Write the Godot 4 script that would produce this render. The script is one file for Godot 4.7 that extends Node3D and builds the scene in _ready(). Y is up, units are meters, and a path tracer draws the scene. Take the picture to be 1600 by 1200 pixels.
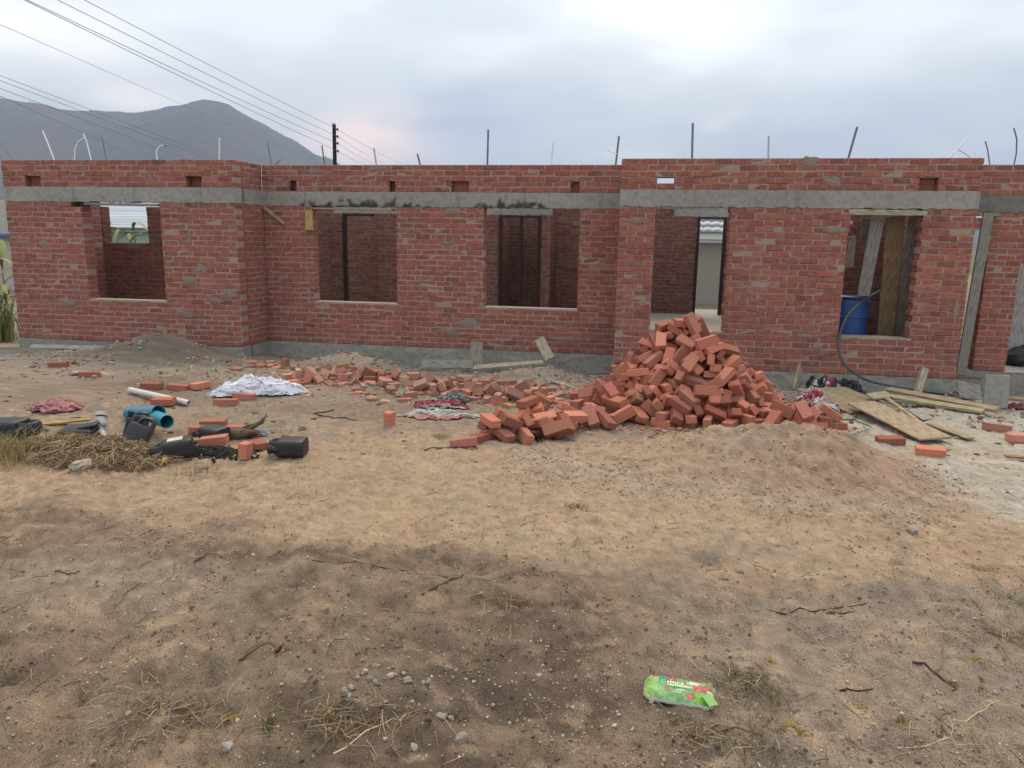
extends Node3D
# A brick house under construction behind a heap of loose bricks, under an overcast evening sky.

const COURSE := 0.083      # brick course with its joint
const PITCH := 0.246       # brick length with its joint
const BEAM0 := 2.24
const BEAM1 := 2.47
const LEFT_Z := 0.845      # front face of the left wing
const RIGHT_Z := 0.877     # front face of the right wing
const CAM := Vector3(0, 1.763, 11.75)

var rng := RandomNumberGenerator.new()
var taken := {}
var mats := {}
var hollows: Array = []    # dents trodden and dug into the near soil: x, z, radius, depth
var fn := {}               # noises by frequency
var tick := 0
var queue: Array = []
var bodies: Array = []
var brick_parts := 0
var brick_pool: Array = []


# ---------------------------------------------------------------- mesh building
class MB:
	var v := PackedVector3Array()
	var n := PackedVector3Array()
	var c := PackedColorArray()
	var uv := PackedVector2Array()
	var idx := PackedInt32Array()
	var xf := Transform3D()

	func vert(p: Vector3, nn: Vector3, col: Color, u := Vector2.ZERO) -> int:
		v.append(xf * p)
		n.append((xf.basis * nn).normalized())
		c.append(col)
		uv.append(u)
		return v.size() - 1

	func tri(a: int, b: int, d: int) -> void:
		var g := (v[b] - v[a]).cross(v[d] - v[a])
		if g.dot(n[a] + n[b] + n[d]) > 0.0:
			idx.append(a); idx.append(d); idx.append(b)
		else:
			idx.append(a); idx.append(b); idx.append(d)

	func quad(a: int, b: int, d: int, e: int) -> void:
		tri(a, b, d)
		tri(a, d, e)

	# box with rounded edges; every corner may be knocked about a little
	func cbox(size: Vector3, ch: float, col: Color, jit := 0.0, r: RandomNumberGenerator = null) -> void:
		var ids := []
		for i in 8:
			var s := Vector3(1 if i & 1 else -1, 1 if i & 2 else -1, 1 if i & 4 else -1)
			var p := s * size * 0.5
			var k := ch
			if jit > 0.0:
				p += Vector3(r.randfn(0, jit), r.randfn(0, jit), r.randfn(0, jit))
				k *= r.randf_range(0.6, 1.9) if r.randf() > 0.08 else 3.2
			var t := []
			for a in 3:
				var q := p
				for b in 3:
					if b != a:
						q[b] -= s[b] * minf(k, size[b] * 0.4)
				var nn := Vector3.ZERO
				nn[a] = s[a]
				t.append(vert(q, nn, col))
			ids.append(t)
		for a in 3:
			var b := (a + 1) % 3
			var d := (a + 2) % 3
			for sgn in 2:
				var o := sgn << a
				quad(ids[o][a], ids[o | 1 << b][a], ids[o | 1 << b | 1 << d][a], ids[o | 1 << d][a])
			# the four edges along axis a
			for k in 4:
				var o2 := (k & 1) << b | (k >> 1) << d
				quad(ids[o2][b], ids[o2 | 1 << a][b], ids[o2 | 1 << a][d], ids[o2][d])
		for i in 8:
			tri(ids[i][0], ids[i][1], ids[i][2])

	func tube(pts: Array, radii: Array, sides: int, col: Color, capped := true, col2 := Color(-1, 0, 0)) -> void:
		var up := Vector3(0.31, 0.9, 0.17).normalized()
		var base := v.size()
		var m := pts.size()
		for i in m:
			var d: Vector3 = (pts[mini(i + 1, m - 1)] - pts[maxi(i - 1, 0)]).normalized()
			var e := d.cross(up).normalized()
			if absf(d.dot(up)) > 0.98:
				e = d.cross(Vector3.RIGHT).normalized()
			var f := e.cross(d).normalized()
			up = f
			for k in sides:
				var a := TAU * k / sides
				var nn := e * cos(a) + f * sin(a)
				var cc := col if col2.r < 0 else col.lerp(col2, float(i) / (m - 1))
				vert(pts[i] + nn * radii[i], nn, cc, Vector2(float(k) / sides, float(i) / m))
		for i in m - 1:
			for k in sides:
				var k2 := (k + 1) % sides
				quad(base + i * sides + k, base + i * sides + k2, base + (i + 1) * sides + k2, base + (i + 1) * sides + k)
		if capped:
			for end in 2:
				var i := 0 if end == 0 else m - 1
				var d: Vector3 = (pts[0] - pts[1]).normalized() if end == 0 else (pts[m - 1] - pts[m - 2]).normalized()
				var cc := col if (end == 0 or col2.r < 0) else col2
				var mid := vert(pts[i], d, cc)
				var ring := []
				for k in sides:
					ring.append(vert(xf.affine_inverse() * v[base + i * sides + k], d, cc))
				for k in sides:
					tri(mid, ring[k], ring[(k + 1) % sides])

	# profile: [radius, height] pairs from the bottom to the top
	func lathe(prof: Array, sides: int, col: Color) -> void:
		for i in prof.size() - 1:
			var p: Array = prof[i]
			var q: Array = prof[i + 1]
			var nn := Vector2(q[1] - p[1], p[0] - q[0])
			if nn.length() < 1e-6:
				continue
			nn = nn.normalized()
			var row := []
			for k in sides + 1:
				var a := TAU * k / sides
				var dir := Vector3(cos(a), 0, sin(a))
				var no := dir * nn.x + Vector3.UP * nn.y
				row.append([vert(dir * p[0] + Vector3.UP * p[1], no, col), vert(dir * q[0] + Vector3.UP * q[1], no, col)])
			for k in sides:
				quad(row[k][0], row[k + 1][0], row[k + 1][1], row[k][1])

	# surface over a nu x nv lattice of points, smooth, facing away from «inside» (or upward)
	func sheet(nu: int, nv: int, pts: PackedVector3Array, cols: PackedColorArray, inside = null, uvs := PackedVector2Array(), only := -1) -> void:
		var nrm := PackedVector3Array()
		nrm.resize(pts.size())
		for j in nv:
			for i in nu:
				var a := pts[j * nu + mini(i + 1, nu - 1)] - pts[j * nu + maxi(i - 1, 0)]
				var b := pts[mini(j + 1, nv - 1) * nu + i] - pts[maxi(j - 1, 0) * nu + i]
				var g := a.cross(b)
				if g.length() < 1e-12:
					g = Vector3.UP
				g = g.normalized()
				var want: Vector3 = Vector3.UP if inside == null else (pts[j * nu + i] - inside)
				if only >= 0:
					var keep: float = want[only]
					want = Vector3.ZERO
					want[only] = keep
				nrm[j * nu + i] = g if g.dot(want) >= 0 else -g
		var base := v.size()
		for k in pts.size():
			vert(pts[k], nrm[k], cols[k], uvs[k] if uvs.size() else Vector2.ZERO)
		for j in nv - 1:
			for i in nu - 1:
				var o := base + j * nu + i
				quad(o, o + 1, o + nu + 1, o + nu)

	func mesh() -> ArrayMesh:
		var arr := []
		arr.resize(Mesh.ARRAY_MAX)
		arr[Mesh.ARRAY_VERTEX] = v
		arr[Mesh.ARRAY_NORMAL] = n
		arr[Mesh.ARRAY_COLOR] = c
		arr[Mesh.ARRAY_TEX_UV] = uv
		arr[Mesh.ARRAY_INDEX] = idx
		var am := ArrayMesh.new()
		am.add_surface_from_arrays(Mesh.PRIMITIVE_TRIANGLES, arr)
		return am


# ---------------------------------------------------------------- naming and tagging
func numbered(called: String, parent: Node) -> String:
	var key := called + str(parent.get_instance_id())
	taken[key] = taken.get(key, -1) + 1
	return called if taken[key] == 0 else "%s_%03d" % [called, taken[key]]


func obj(called: String, m: Mesh, mat: Material, parent: Node = self) -> MeshInstance3D:
	var o := MeshInstance3D.new()
	o.name = numbered(called, parent)
	o.mesh = m
	o.material_override = mat
	parent.add_child(o, true)
	return o


func base(called: String, at := Vector3.ZERO, parent: Node = self) -> Node3D:
	var o := Node3D.new()
	o.name = numbered(called, parent)
	parent.add_child(o, true)
	o.position = at
	return o


func tag(o: Node, label: String, category: String, group := "", kind := "") -> Node:
	o.set_meta("label", label)
	if category:
		o.set_meta("category", category)
	if group:
		o.set_meta("group", group)
	if kind:
		o.set_meta("kind", kind)
	return o


# ---------------------------------------------------------------- noise, materials
func noise(freq: float, octaves := 3, sd := 1, kind := FastNoiseLite.TYPE_SIMPLEX_SMOOTH) -> FastNoiseLite:
	var key := [freq, octaves, sd, kind]
	if not fn.has(key):
		var f := FastNoiseLite.new()
		f.noise_type = kind
		f.frequency = freq
		f.seed = sd
		f.fractal_octaves = octaves
		if octaves == 1:
			f.fractal_type = FastNoiseLite.FRACTAL_NONE
		fn[key] = f
	return fn[key]


func ramp(stops: Array) -> Gradient:
	var g := Gradient.new()
	var off := PackedFloat32Array()
	var col := PackedColorArray()
	for s in stops:
		off.append(s[0])
		col.append(s[1] if s[1] is Color else Color(s[1], s[1], s[1]))
	g.offsets = off
	g.colors = col
	return g


func ntex(f: FastNoiseLite, size: int, stops: Array) -> NoiseTexture2D:
	var t := NoiseTexture2D.new()
	t.width = size
	t.height = size
	t.seamless = true
	t.seamless_blend_skirt = 0.2
	t.noise = f
	if stops.size():
		t.color_ramp = ramp(stops)
	return t


func lin(r: float, g: float, b: float) -> Color:    # an sRGB colour of 0..255 as linear vertex colour
	return Color(r / 255.0, g / 255.0, b / 255.0).srgb_to_linear()


func vary(c: Color, amount: float, r: RandomNumberGenerator = rng) -> Color:
	var k := 1.0 + r.randfn(0, amount)
	k = clampf(k, 0.45, 1.7)
	return Color(c.r * k, c.g * k * (1.0 + r.randfn(0, amount * 0.25)), c.b * k * (1.0 + r.randfn(0, amount * 0.25)))


func plain(called: String, rough := 0.8, spec := 0.4, metal := 0.0) -> StandardMaterial3D:
	if not mats.has(called):
		var m := StandardMaterial3D.new()
		m.resource_name = called
		m.vertex_color_use_as_albedo = true
		m.roughness = rough
		m.metallic_specular = spec
		m.metallic = metal
		mats[called] = m
	return mats[called]


# vertex colour times a three-plane texture, with relief
func grained(called: String, tex: Texture2D, scale: Vector3, relief: Texture2D, relief_cm: float, in_world := true, rough := 0.95) -> StandardMaterial3D:
	var m := plain(called, rough, 0.25)
	m.albedo_texture = tex
	m.uv1_triplanar = true
	m.uv1_world_triplanar = in_world
	m.uv1_scale = scale
	m.uv1_triplanar_sharpness = 6.0
	if relief:
		m.heightmap_enabled = true
		m.heightmap_texture = relief
		m.heightmap_scale = relief_cm
	return m


func make_materials() -> void:
	# bricks: fired clay with fine pits, and mortar smeared over patches of the face
	var bm := grained("brick clay", ntex(noise(0.035, 5, 11), 1024, [[0.0, 0.72], [0.42, 0.93], [0.62, 1.0], [1.0, 1.0]]), Vector3(0.6, 0.6, 0.6), ntex(noise(0.06, 4, 12), 1024, []), 0.35)
	bm.detail_enabled = true
	var im := Image.create(4, 4, false, Image.FORMAT_RGBA8)
	im.fill(Color(0.6, 0.525, 0.47))
	bm.detail_albedo = ImageTexture.create_from_image(im)
	bm.detail_mask = ntex(noise(0.011, 6, 13), 1024, [[0.0, 0.06], [0.45, 0.12], [0.62, 0.24], [0.78, 0.5], [1.0, 0.7]])
	bm.detail_blend_mode = BaseMaterial3D.BLEND_MODE_MIX
	grained("loose brick clay", ntex(noise(0.05, 5, 21), 1024, [[0.0, 0.55], [0.4, 0.9], [0.65, 1.0], [1.0, 1.0]]), Vector3(1.3, 1.3, 1.3), ntex(noise(0.09, 4, 22), 1024, []), 0.25, false)
	grained("mortar", ntex(noise(0.05, 5, 31), 1024, [[0.0, 0.6], [0.45, 0.92], [1.0, 1.0]]), Vector3(1, 1, 1), ntex(noise(0.08, 4, 32), 1024, []), 0.5)
	grained("concrete", ntex(noise(0.02, 6, 41), 1024, [[0.0, 0.82], [0.45, 0.95], [1.0, 1.0]]), Vector3(0.5, 0.5, 0.5), ntex(noise(0.05, 5, 42), 1024, []), 0.3)
	var soil := grained("soil", ntex(noise(0.05, 6, 51), 2048, [[0.0, 0.6], [0.35, 0.86], [0.5, 0.96], [0.65, 1.0], [1.0, 1.0]]), Vector3(0.9, 0.9, 0.9), ntex(noise(0.06, 6, 52), 2048, []), 0.5)
	soil.detail_enabled = true
	im = Image.create(4, 4, false, Image.FORMAT_RGBA8)
	im.fill(Color(0.83, 0.76, 0.68))
	soil.detail_albedo = ImageTexture.create_from_image(im)
	soil.detail_mask = ntex(noise(0.05, 5, 53, FastNoiseLite.TYPE_CELLULAR), 2048, [[0.0, 0.22], [0.1, 0.15], [0.2, 0.02], [1.0, 0.0]])
	soil.detail_blend_mode = BaseMaterial3D.BLEND_MODE_MIX
	grained("timber", ntex(noise(0.02, 4, 61), 512, [[0.0, 0.55], [0.4, 0.85], [0.6, 1.0], [1.0, 1.0]]), Vector3(0.5, 9, 9), ntex(noise(0.03, 3, 62), 512, []), 0.12, false, 0.85)
	grained("hill bush", ntex(noise(0.03, 5, 71), 1024, [[0.0, 0.65], [0.5, 0.9], [1.0, 1.0]]), Vector3(0.004, 0.004, 0.004), null, 0.0)
	plain("stone", 0.92, 0.3)
	plain("plant", 0.75, 0.3).backlight = Color(0.25, 0.25, 0.2)
	plain("dry plant", 0.9, 0.2)
	plain("steel", 0.45, 0.5, 0.5)
	plain("cloth", 0.95, 0.15)
	plain("plastic", 0.42, 0.5)
	plain("black plastic", 0.5, 0.45)
	plain("rubber", 0.6, 0.4)
	plain("paint", 0.7, 0.4)
	plain("foil", 0.5, 0.5)


# ---------------------------------------------------------------- the ground
func sstep(a: float, b: float, x: float) -> float:
	var t := clampf((x - a) / (b - a), 0.0, 1.0)
	return t * t * (3.0 - 2.0 * t)


func bump(x: float, z: float, cx: float, cz: float, rx: float, rz: float) -> float:
	var d := Vector2((x - cx) / rx, (z - cz) / rz).length_squared()
	return exp(-d * 1.6)


func ground(x: float, z: float) -> float:
	var t := clampf((z + 0.1) / 4.7, 0.0, 1.0)
	var y := -0.37 * (1 - t) * (1 - t) + 0.08 * sstep(-3, -6.5, x)
	if z < -6.0:
		y -= 0.006 * (-6.0 - z) if z > -26.0 else 0.12
	y += 0.36 * bump(x, z, -7.1, 1.75, 1.0, 0.75) + 0.2 * bump(x, z, -4.4, 0.85, 0.75, 0.6) + 0.16 * bump(x, z, -1.45, 1.2, 0.6, 0.45)
	y += 0.06 * bump(x, z, -3.0, 3.0, 1.8, 0.9) + 0.07 * bump(x, z, 3.4, 3.1, 0.7, 0.5)
	y += 0.06 * bump(x, z, -4.3, 6.65, 0.75, 0.42)
	if z > -8.0 and z < 14.0:
		var near := sstep(6.6, 8.4, z - x * 0.12)
		if z < 5.5:
			var hp := 0.3 + 2.2 * (bump(x, z, -7.1, 1.75, 1.0, 0.75) + bump(x, z, -4.4, 0.85, 0.75, 0.6) + bump(x, z, -1.45, 1.2, 0.6, 0.45))
			y += noise(5.0, 3, 105).get_noise_2d(x, z) * 0.032 * hp * sstep(5.5, 4.5, z)
		y += noise(0.45, 2, 101).get_noise_2d(x, z) * 0.045
		y += noise(2.6, 3, 102).get_noise_2d(x, z) * lerpf(0.02, 0.038, near)
		y += noise(9.0, 2, 103).get_noise_2d(x, z) * lerpf(0.011, 0.014, near)
		y += maxf(0.0, noise(15.0, 2, 104).get_noise_2d(x, z) - 0.15) * lerpf(0.02, 0.03, near)
		if z > 7.4:
			for q in hollows:
				var d2: float = Vector2(x - q[0], (z - q[1]) * 1.25).length_squared() / (q[2] * q[2])
				if d2 < 4.0:
					y += q[3] * (0.35 * exp(-pow(sqrt(d2) - 1.35, 2.0) * 9.0) - exp(-d2 * 1.6))
		# holes left by feet and animals in the soft soil
		y -= 0.07 * bump(x, z, -1.7, 9.2, 0.1, 0.09) + 0.05 * bump(x, z, -2.1, 9.47, 0.09, 0.08) + 0.05 * bump(x, z, -1.17, 8.98, 0.1, 0.1) + 0.04 * bump(x, z, -0.45, 9.2, 0.14, 0.12)
	return y


func mound(x: float, z: float) -> float:
	var h := lerpf(0.09, 0.38, sstep(-0.7, 1.3, x))
	if x > 1.35:
		h *= exp(-pow((x - 1.35) / 0.62, 2))
	elif x < -0.4:
		h *= exp(-pow((x + 0.4) / 0.7, 2))
	var dz := z - 5.75 + 0.06 * sin(x * 3.0)
	return h * exp(-pow(dz / (0.66 if dz > 0 else 0.42), 2))


func top(x: float, z: float) -> float:
	return ground(x, z) + maxf(0.0, mound(x, z) - 0.006)


func soil_colour(x: float, z: float) -> Color:
	var sand := Color(0.405, 0.297, 0.198)
	var brown := Color(0.225, 0.168, 0.12)
	var dark := Color(0.11, 0.082, 0.06)
	var grey := Color(0.31, 0.255, 0.2)
	var pale := Color(0.47, 0.43, 0.36)
	var s := -0.172 * x + 0.985 * (11.75 - z)      # metres ahead along the ground
	var l := 0.985 * x + 0.172 * (11.75 - z)
	var w := noise(0.7, 4, 111).get_noise_2d(x, z)
	var w2 := noise(2.2, 4, 112).get_noise_2d(x, z)
	var w3 := noise(7.0, 3, 113).get_noise_2d(x, z)
	var c := sand
	# near the camera: trodden brown soil with dark damp patches, sand left between them
	var near := sstep(4.15, 3.55, s + w * 0.9 + 0.25 * l * sstep(0.0, -2.0, l))
	c = c.lerp(brown, near * 0.95)
	var damp := sstep(0.0, 0.5, w2 * 0.9 + w * 0.8 + 0.2 * w3 + 0.36 - 0.4 * absf(l - 0.05)) * sstep(4.3, 3.7, s + w * 0.5)
	c = c.lerp(dark, clampf(damp, 0, 1) * 0.9)
	var streak := bump(l, s, -0.9, 3.95, 1.2, 0.16)
	c = c.lerp(dark, clampf(streak * (0.8 + w2), 0, 0.8))
	if z > 7.4:
		for q in hollows:
			var d2: float = Vector2(x - q[0], (z - q[1]) * 1.25).length_squared() / (q[2] * q[2])
			if d2 < 3.0:
				c = c.lerp(dark, clampf(exp(-d2 * 1.1) * (0.9 + w3), 0.0, 0.85))
	c = c.lerp(grey, 0.6 * sstep(0.35, 1.1, l) * near)
	c = c.lerp(sand, 0.4 * near * sstep(0.2, 0.6, w2 + 0.4 * w3 - w * 0.5 + 0.45 * bump(l, s, -0.35, 2.75, 0.12, 0.5)))
	c = c.lerp(pale, 0.25 * bump(l, s, -2.2, 3.6, 1.0, 0.35))
	# towards the house: grey-brown soil, rubble dust
	var far := sstep(6.0, 6.9, s + w * 1.2)
	c = c.lerp(brown.lerp(grey, 0.55 + 0.6 * w), far * 0.9)
	c = c.lerp(grey.lerp(pale, 0.25), 0.8 * sstep(7.9, 9.3, s + w))
	c = c.lerp(sand * 0.95, far * 0.55 * sstep(0.05, 0.4, w2 + w) * sstep(9.0, 8.0, s))
	# pale cement dust to the right
	c = c.lerp(pale, 0.92 * sstep(1.85, 2.2, x + w * 0.25 + w2 * 0.12 + 0.25 * (5.0 - z) * step(5.0, z)) * sstep(7.3, 6.3, z + w * 0.5) * sstep(0.4, 2.2, z))
	# soil thrown up at the left wall
	c = c.lerp(Color(0.17, 0.135, 0.108), 0.9 * minf(1.0, 1.5 * bump(x, z, -7.0, 2.0, 1.5, 1.2)))
	c = c.lerp(Color(0.15, 0.11, 0.08), clampf(0.75 * bump(x, z, -5.3, 4.1, 1.3, 0.6) * (0.8 + w2 + w3), 0, 0.8))
	c = c.lerp(Color(0.2, 0.15, 0.1), clampf(0.7 * sstep(0.0, 0.4, w2 + 0.5 * w3) * sstep(5.6, 4.6, z) * sstep(1.6, 0.6, x), 0, 0.7))
	c = c.lerp(Color(0.38, 0.31, 0.23), 0.8 * bump(x, z, -4.4, 0.9, 0.7, 0.6))
	# gravelly reddish foot of the sand heap
	var mo := mound(x, z)
	c = c.lerp(Color(0.36, 0.24, 0.17), 0.8 * sstep(0.03, 0.12, mo) * sstep(-0.2, 0.35, w2 * 0.6 + 0.5 * (x - 0.6)))
	c = c.lerp(Color(0.37, 0.31, 0.26), 0.5 * sstep(0.02, 0.05, mo) * sstep(0.12, 0.06, mo) * sstep(0.0, 0.4, w3 + 0.3))
	if z < -7.0:
		c = c.lerp(Color(0.17, 0.16, 0.07), 0.7)
	var w4 := noise(18.0, 3, 114).get_noise_2d(x, z)
	var w5 := noise(1.1, 3, 115).get_noise_2d(x * 0.6, z * 1.6)
	c = c.lerp(Color(0.36, 0.24, 0.165), clampf(0.5 * sstep(0.1, 0.5, w5 + 0.3 * w3), 0, 1) * sstep(7.5, 6.0, s) * (1.0 - near))
	c = c.lerp(grey, clampf(0.35 * sstep(0.15, 0.5, -w5 + 0.4 * w3), 0, 1) * (1.0 - near))
	return c * (1.0 + 0.3 * w3 + 0.14 * w2 + 0.3 * w4)


func step(edge: float, x: float) -> float:
	return 1.0 if x > edge else 0.0


func lines(a: float, b: float, fine: float, out0: float, out1: float) -> PackedFloat32Array:
	var l := PackedFloat32Array()
	var x := a
	var d := fine
	var head := []
	while x > out0:
		d *= 1.22
		x -= d
		head.append(x)
	head.reverse()
	for h in head:
		l.append(h)
	x = a
	while x < b:
		l.append(x)
		x += fine
	d = fine
	while x < out1:
		l.append(x)
		d *= 1.22
		x += d
	l.append(x)
	return l


func build_ground() -> void:
	var r := RandomNumberGenerator.new()
	r.seed = 12
	for i in 46:
		var p := spot(r, 2.2, 4.0, 1.0)
		hollows.append([p.x, p.y, r.randf_range(0.04, 0.13), r.randf_range(0.008, 0.03)])
	var xs := lines(-5.2, 3.6, 0.024, -2000, 2000)
	var zs := lines(2.2, 10.4, 0.024, -2000, 120)
	var pts := PackedVector3Array()
	var cols := PackedColorArray()
	for z in zs:
		for x in xs:
			pts.append(Vector3(x, ground(x, z), z))
			cols.append(soil_colour(x, z) if absf(x) < 60 and z > -60 else Color(0.15, 0.14, 0.07))
	var mb := MB.new()
	mb.sheet(xs.size(), zs.size(), pts, cols)
	tag(obj("ground", mb.mesh(), mats["soil"]), "bare trodden yard of orange sand and dark soil in front of the house", "ground", "", "structure")

	# the low spread heap of building sand
	var hx := lines(-1.9, 2.9, 0.024, -1.9, 2.9)
	var hz := lines(4.8, 7.7, 0.024, 4.8, 7.7)
	pts = PackedVector3Array()
	cols = PackedColorArray()
	for z in hz:
		for x in hx:
			var h := mound(x, z) - 0.006
			if h < 0.0:
				h = maxf(h * 6.0, -0.06)
			h += noise(5.0, 3, 121).get_noise_2d(x, z) * 0.16 * maxf(h, 0.0)
			pts.append(Vector3(x, ground(x, z) + h, z))
			cols.append(soil_colour(x, z))
	mb = MB.new()
	mb.sheet(hx.size(), hz.size(), pts, cols)
	tag(obj("sand_heap", mb.mesh(), mats["soil"]), "low spread heap of sandy gravel in front of the tall brick heap", "sand heap")


func build_hills() -> void:
	# ridge: bearing in degrees from straight ahead of the facade, elevation in degrees, seen from the yard
	var ridge := [[-75, 7.0], [-60, 8.2], [-50, 7.9], [-43.2, 7.54], [-41.2, 7.45], [-39.5, 7.15], [-35.6, 7.55], [-33.1, 8.25], [-31.7, 8.72], [-30.5, 8.6], [-28.3, 7.45], [-26.2, 6.43], [-23.8, 5.24], [-20, 3.6], [-14, 2.0], [-5, 1.2], [10, 1.0], [40, 1.3]]
	var nu := 420
	var nv := 34
	var pts := PackedVector3Array()
	var cols := PackedColorArray()
	var top_line := []
	for j in nv:
		var f := float(j) / (nv - 1)               # 0 at the foot, 1 behind the crest
		for i in nu:
			var az := lerpf(-75, 40, float(i) / (nu - 1))
			var el := 0.0
			for k in ridge.size() - 1:
				if az >= ridge[k][0] and az <= ridge[k + 1][0]:
					var t: float = (az - ridge[k][0]) / (ridge[k + 1][0] - ridge[k][0])
					el = lerpf(ridge[k][1], ridge[k + 1][1], t * t * (3 - 2 * t) * 0.5 + t * 0.5)
			var dist := lerpf(620, 1750, f)
			var crest := 1400.0
			var hh := tan(deg_to_rad(el)) * crest
			var prof := sstep(640, crest, dist) if dist < crest else 1.0 - 0.45 * (dist - crest) / 350.0
			prof = pow(prof, 0.9)
			var p := Vector3(sin(deg_to_rad(az)), 0, -cos(deg_to_rad(az))) * dist
			var rel := noise(0.004, 5, 131).get_noise_2d(p.x, p.z)
			p.y = CAM.y + hh * prof + rel * 26.0 * prof * clampf(absf(dist - crest) / 260.0, 0.0, 1.0) - 3.0 * (1 - prof) + noise(0.03, 2, 132).get_noise_2d(p.x, p.z) * 2.2
			p += Vector3(CAM.x, 0, CAM.z)
			pts.append(p)
			var k2 := noise(0.006, 4, 133).get_noise_2d(p.x, p.z)
			cols.append(Color(0.1, 0.105, 0.1).lerp(Color(0.14, 0.115, 0.1), sstep(-0.2, 0.5, k2)))
			if absf(dist - crest) < 20.0:
				top_line.append(p)
	var mb := MB.new()
	mb.sheet(nu, nv, pts, cols)
	tag(obj("hill", mb.mesh(), mats["hill bush"]), "hazy bush-covered hill behind the left end of the house", "hill", "", "structure")
	# bushes and small trees that break the skyline of the hill
	var crown := MB.new()
	var r2 := RandomNumberGenerator.new()
	r2.seed = 77
	for k in 26:
		crown.xf = Transform3D(Basis.from_euler(Vector3(r2.randf() * TAU, r2.randf() * TAU, 0)), Vector3(r2.randfn(0, 0.4), 1.0 + r2.randfn(0, 0.35), r2.randfn(0, 0.4)))
		crown.cbox(Vector3(0.7, 0.05, 0.6), 0.02, Color(0.06, 0.06, 0.035))
	var mm := MultiMesh.new()
	mm.transform_format = MultiMesh.TRANSFORM_3D
	mm.mesh = crown.mesh()
	var spots := []
	for k in 1100:
		var u := r2.randi_range(0, nu - 2)
		var vv := r2.randi_range(14, nv - 9) if k % 3 else nv - 11 + r2.randi_range(-1, 1)
		var p: Vector3 = pts[vv * nu + u].lerp(pts[vv * nu + u + 1], r2.randf())
		spots.append(Transform3D(Basis.from_euler(Vector3(0, r2.randf() * TAU, 0)).scaled(Vector3.ONE * r2.randf_range(0.5, 1.3)), p - Vector3(0, 0.8, 0)))
	mm.instance_count = spots.size()
	for k in spots.size():
		mm.set_instance_transform(k, spots[k])
	var mi := MultiMeshInstance3D.new()
	mi.name = "hill_bushes"
	mi.multimesh = mm
	mi.material_override = mats["plant"]
	add_child(mi)
	tag(mi, "scattered small trees and bushes along the hazy hill", "bushes", "", "stuff")


func _ready() -> void:
	var cam := Camera3D.new()
	cam.name = "camera"
	cam.fov = rad_to_deg(2.0 * atan(600.0 / 1170.05))
	cam.near = 0.05
	cam.far = 6000.0
	add_child(cam)
	cam.transform = Transform3D(Basis(Vector3.UP, 0.1729) * Basis(Vector3.RIGHT, -0.1911) * Basis(Vector3.BACK, 0.0165), CAM)
	cam.current = true
	make_sky()
	rng.seed = 7
	make_materials()
	build_ground()
	build_hills()
	build_house()
	await tip_bricks()
	lay_bricks()
	timber()
	things()
	plants()
	litter()
	far_things()


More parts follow.
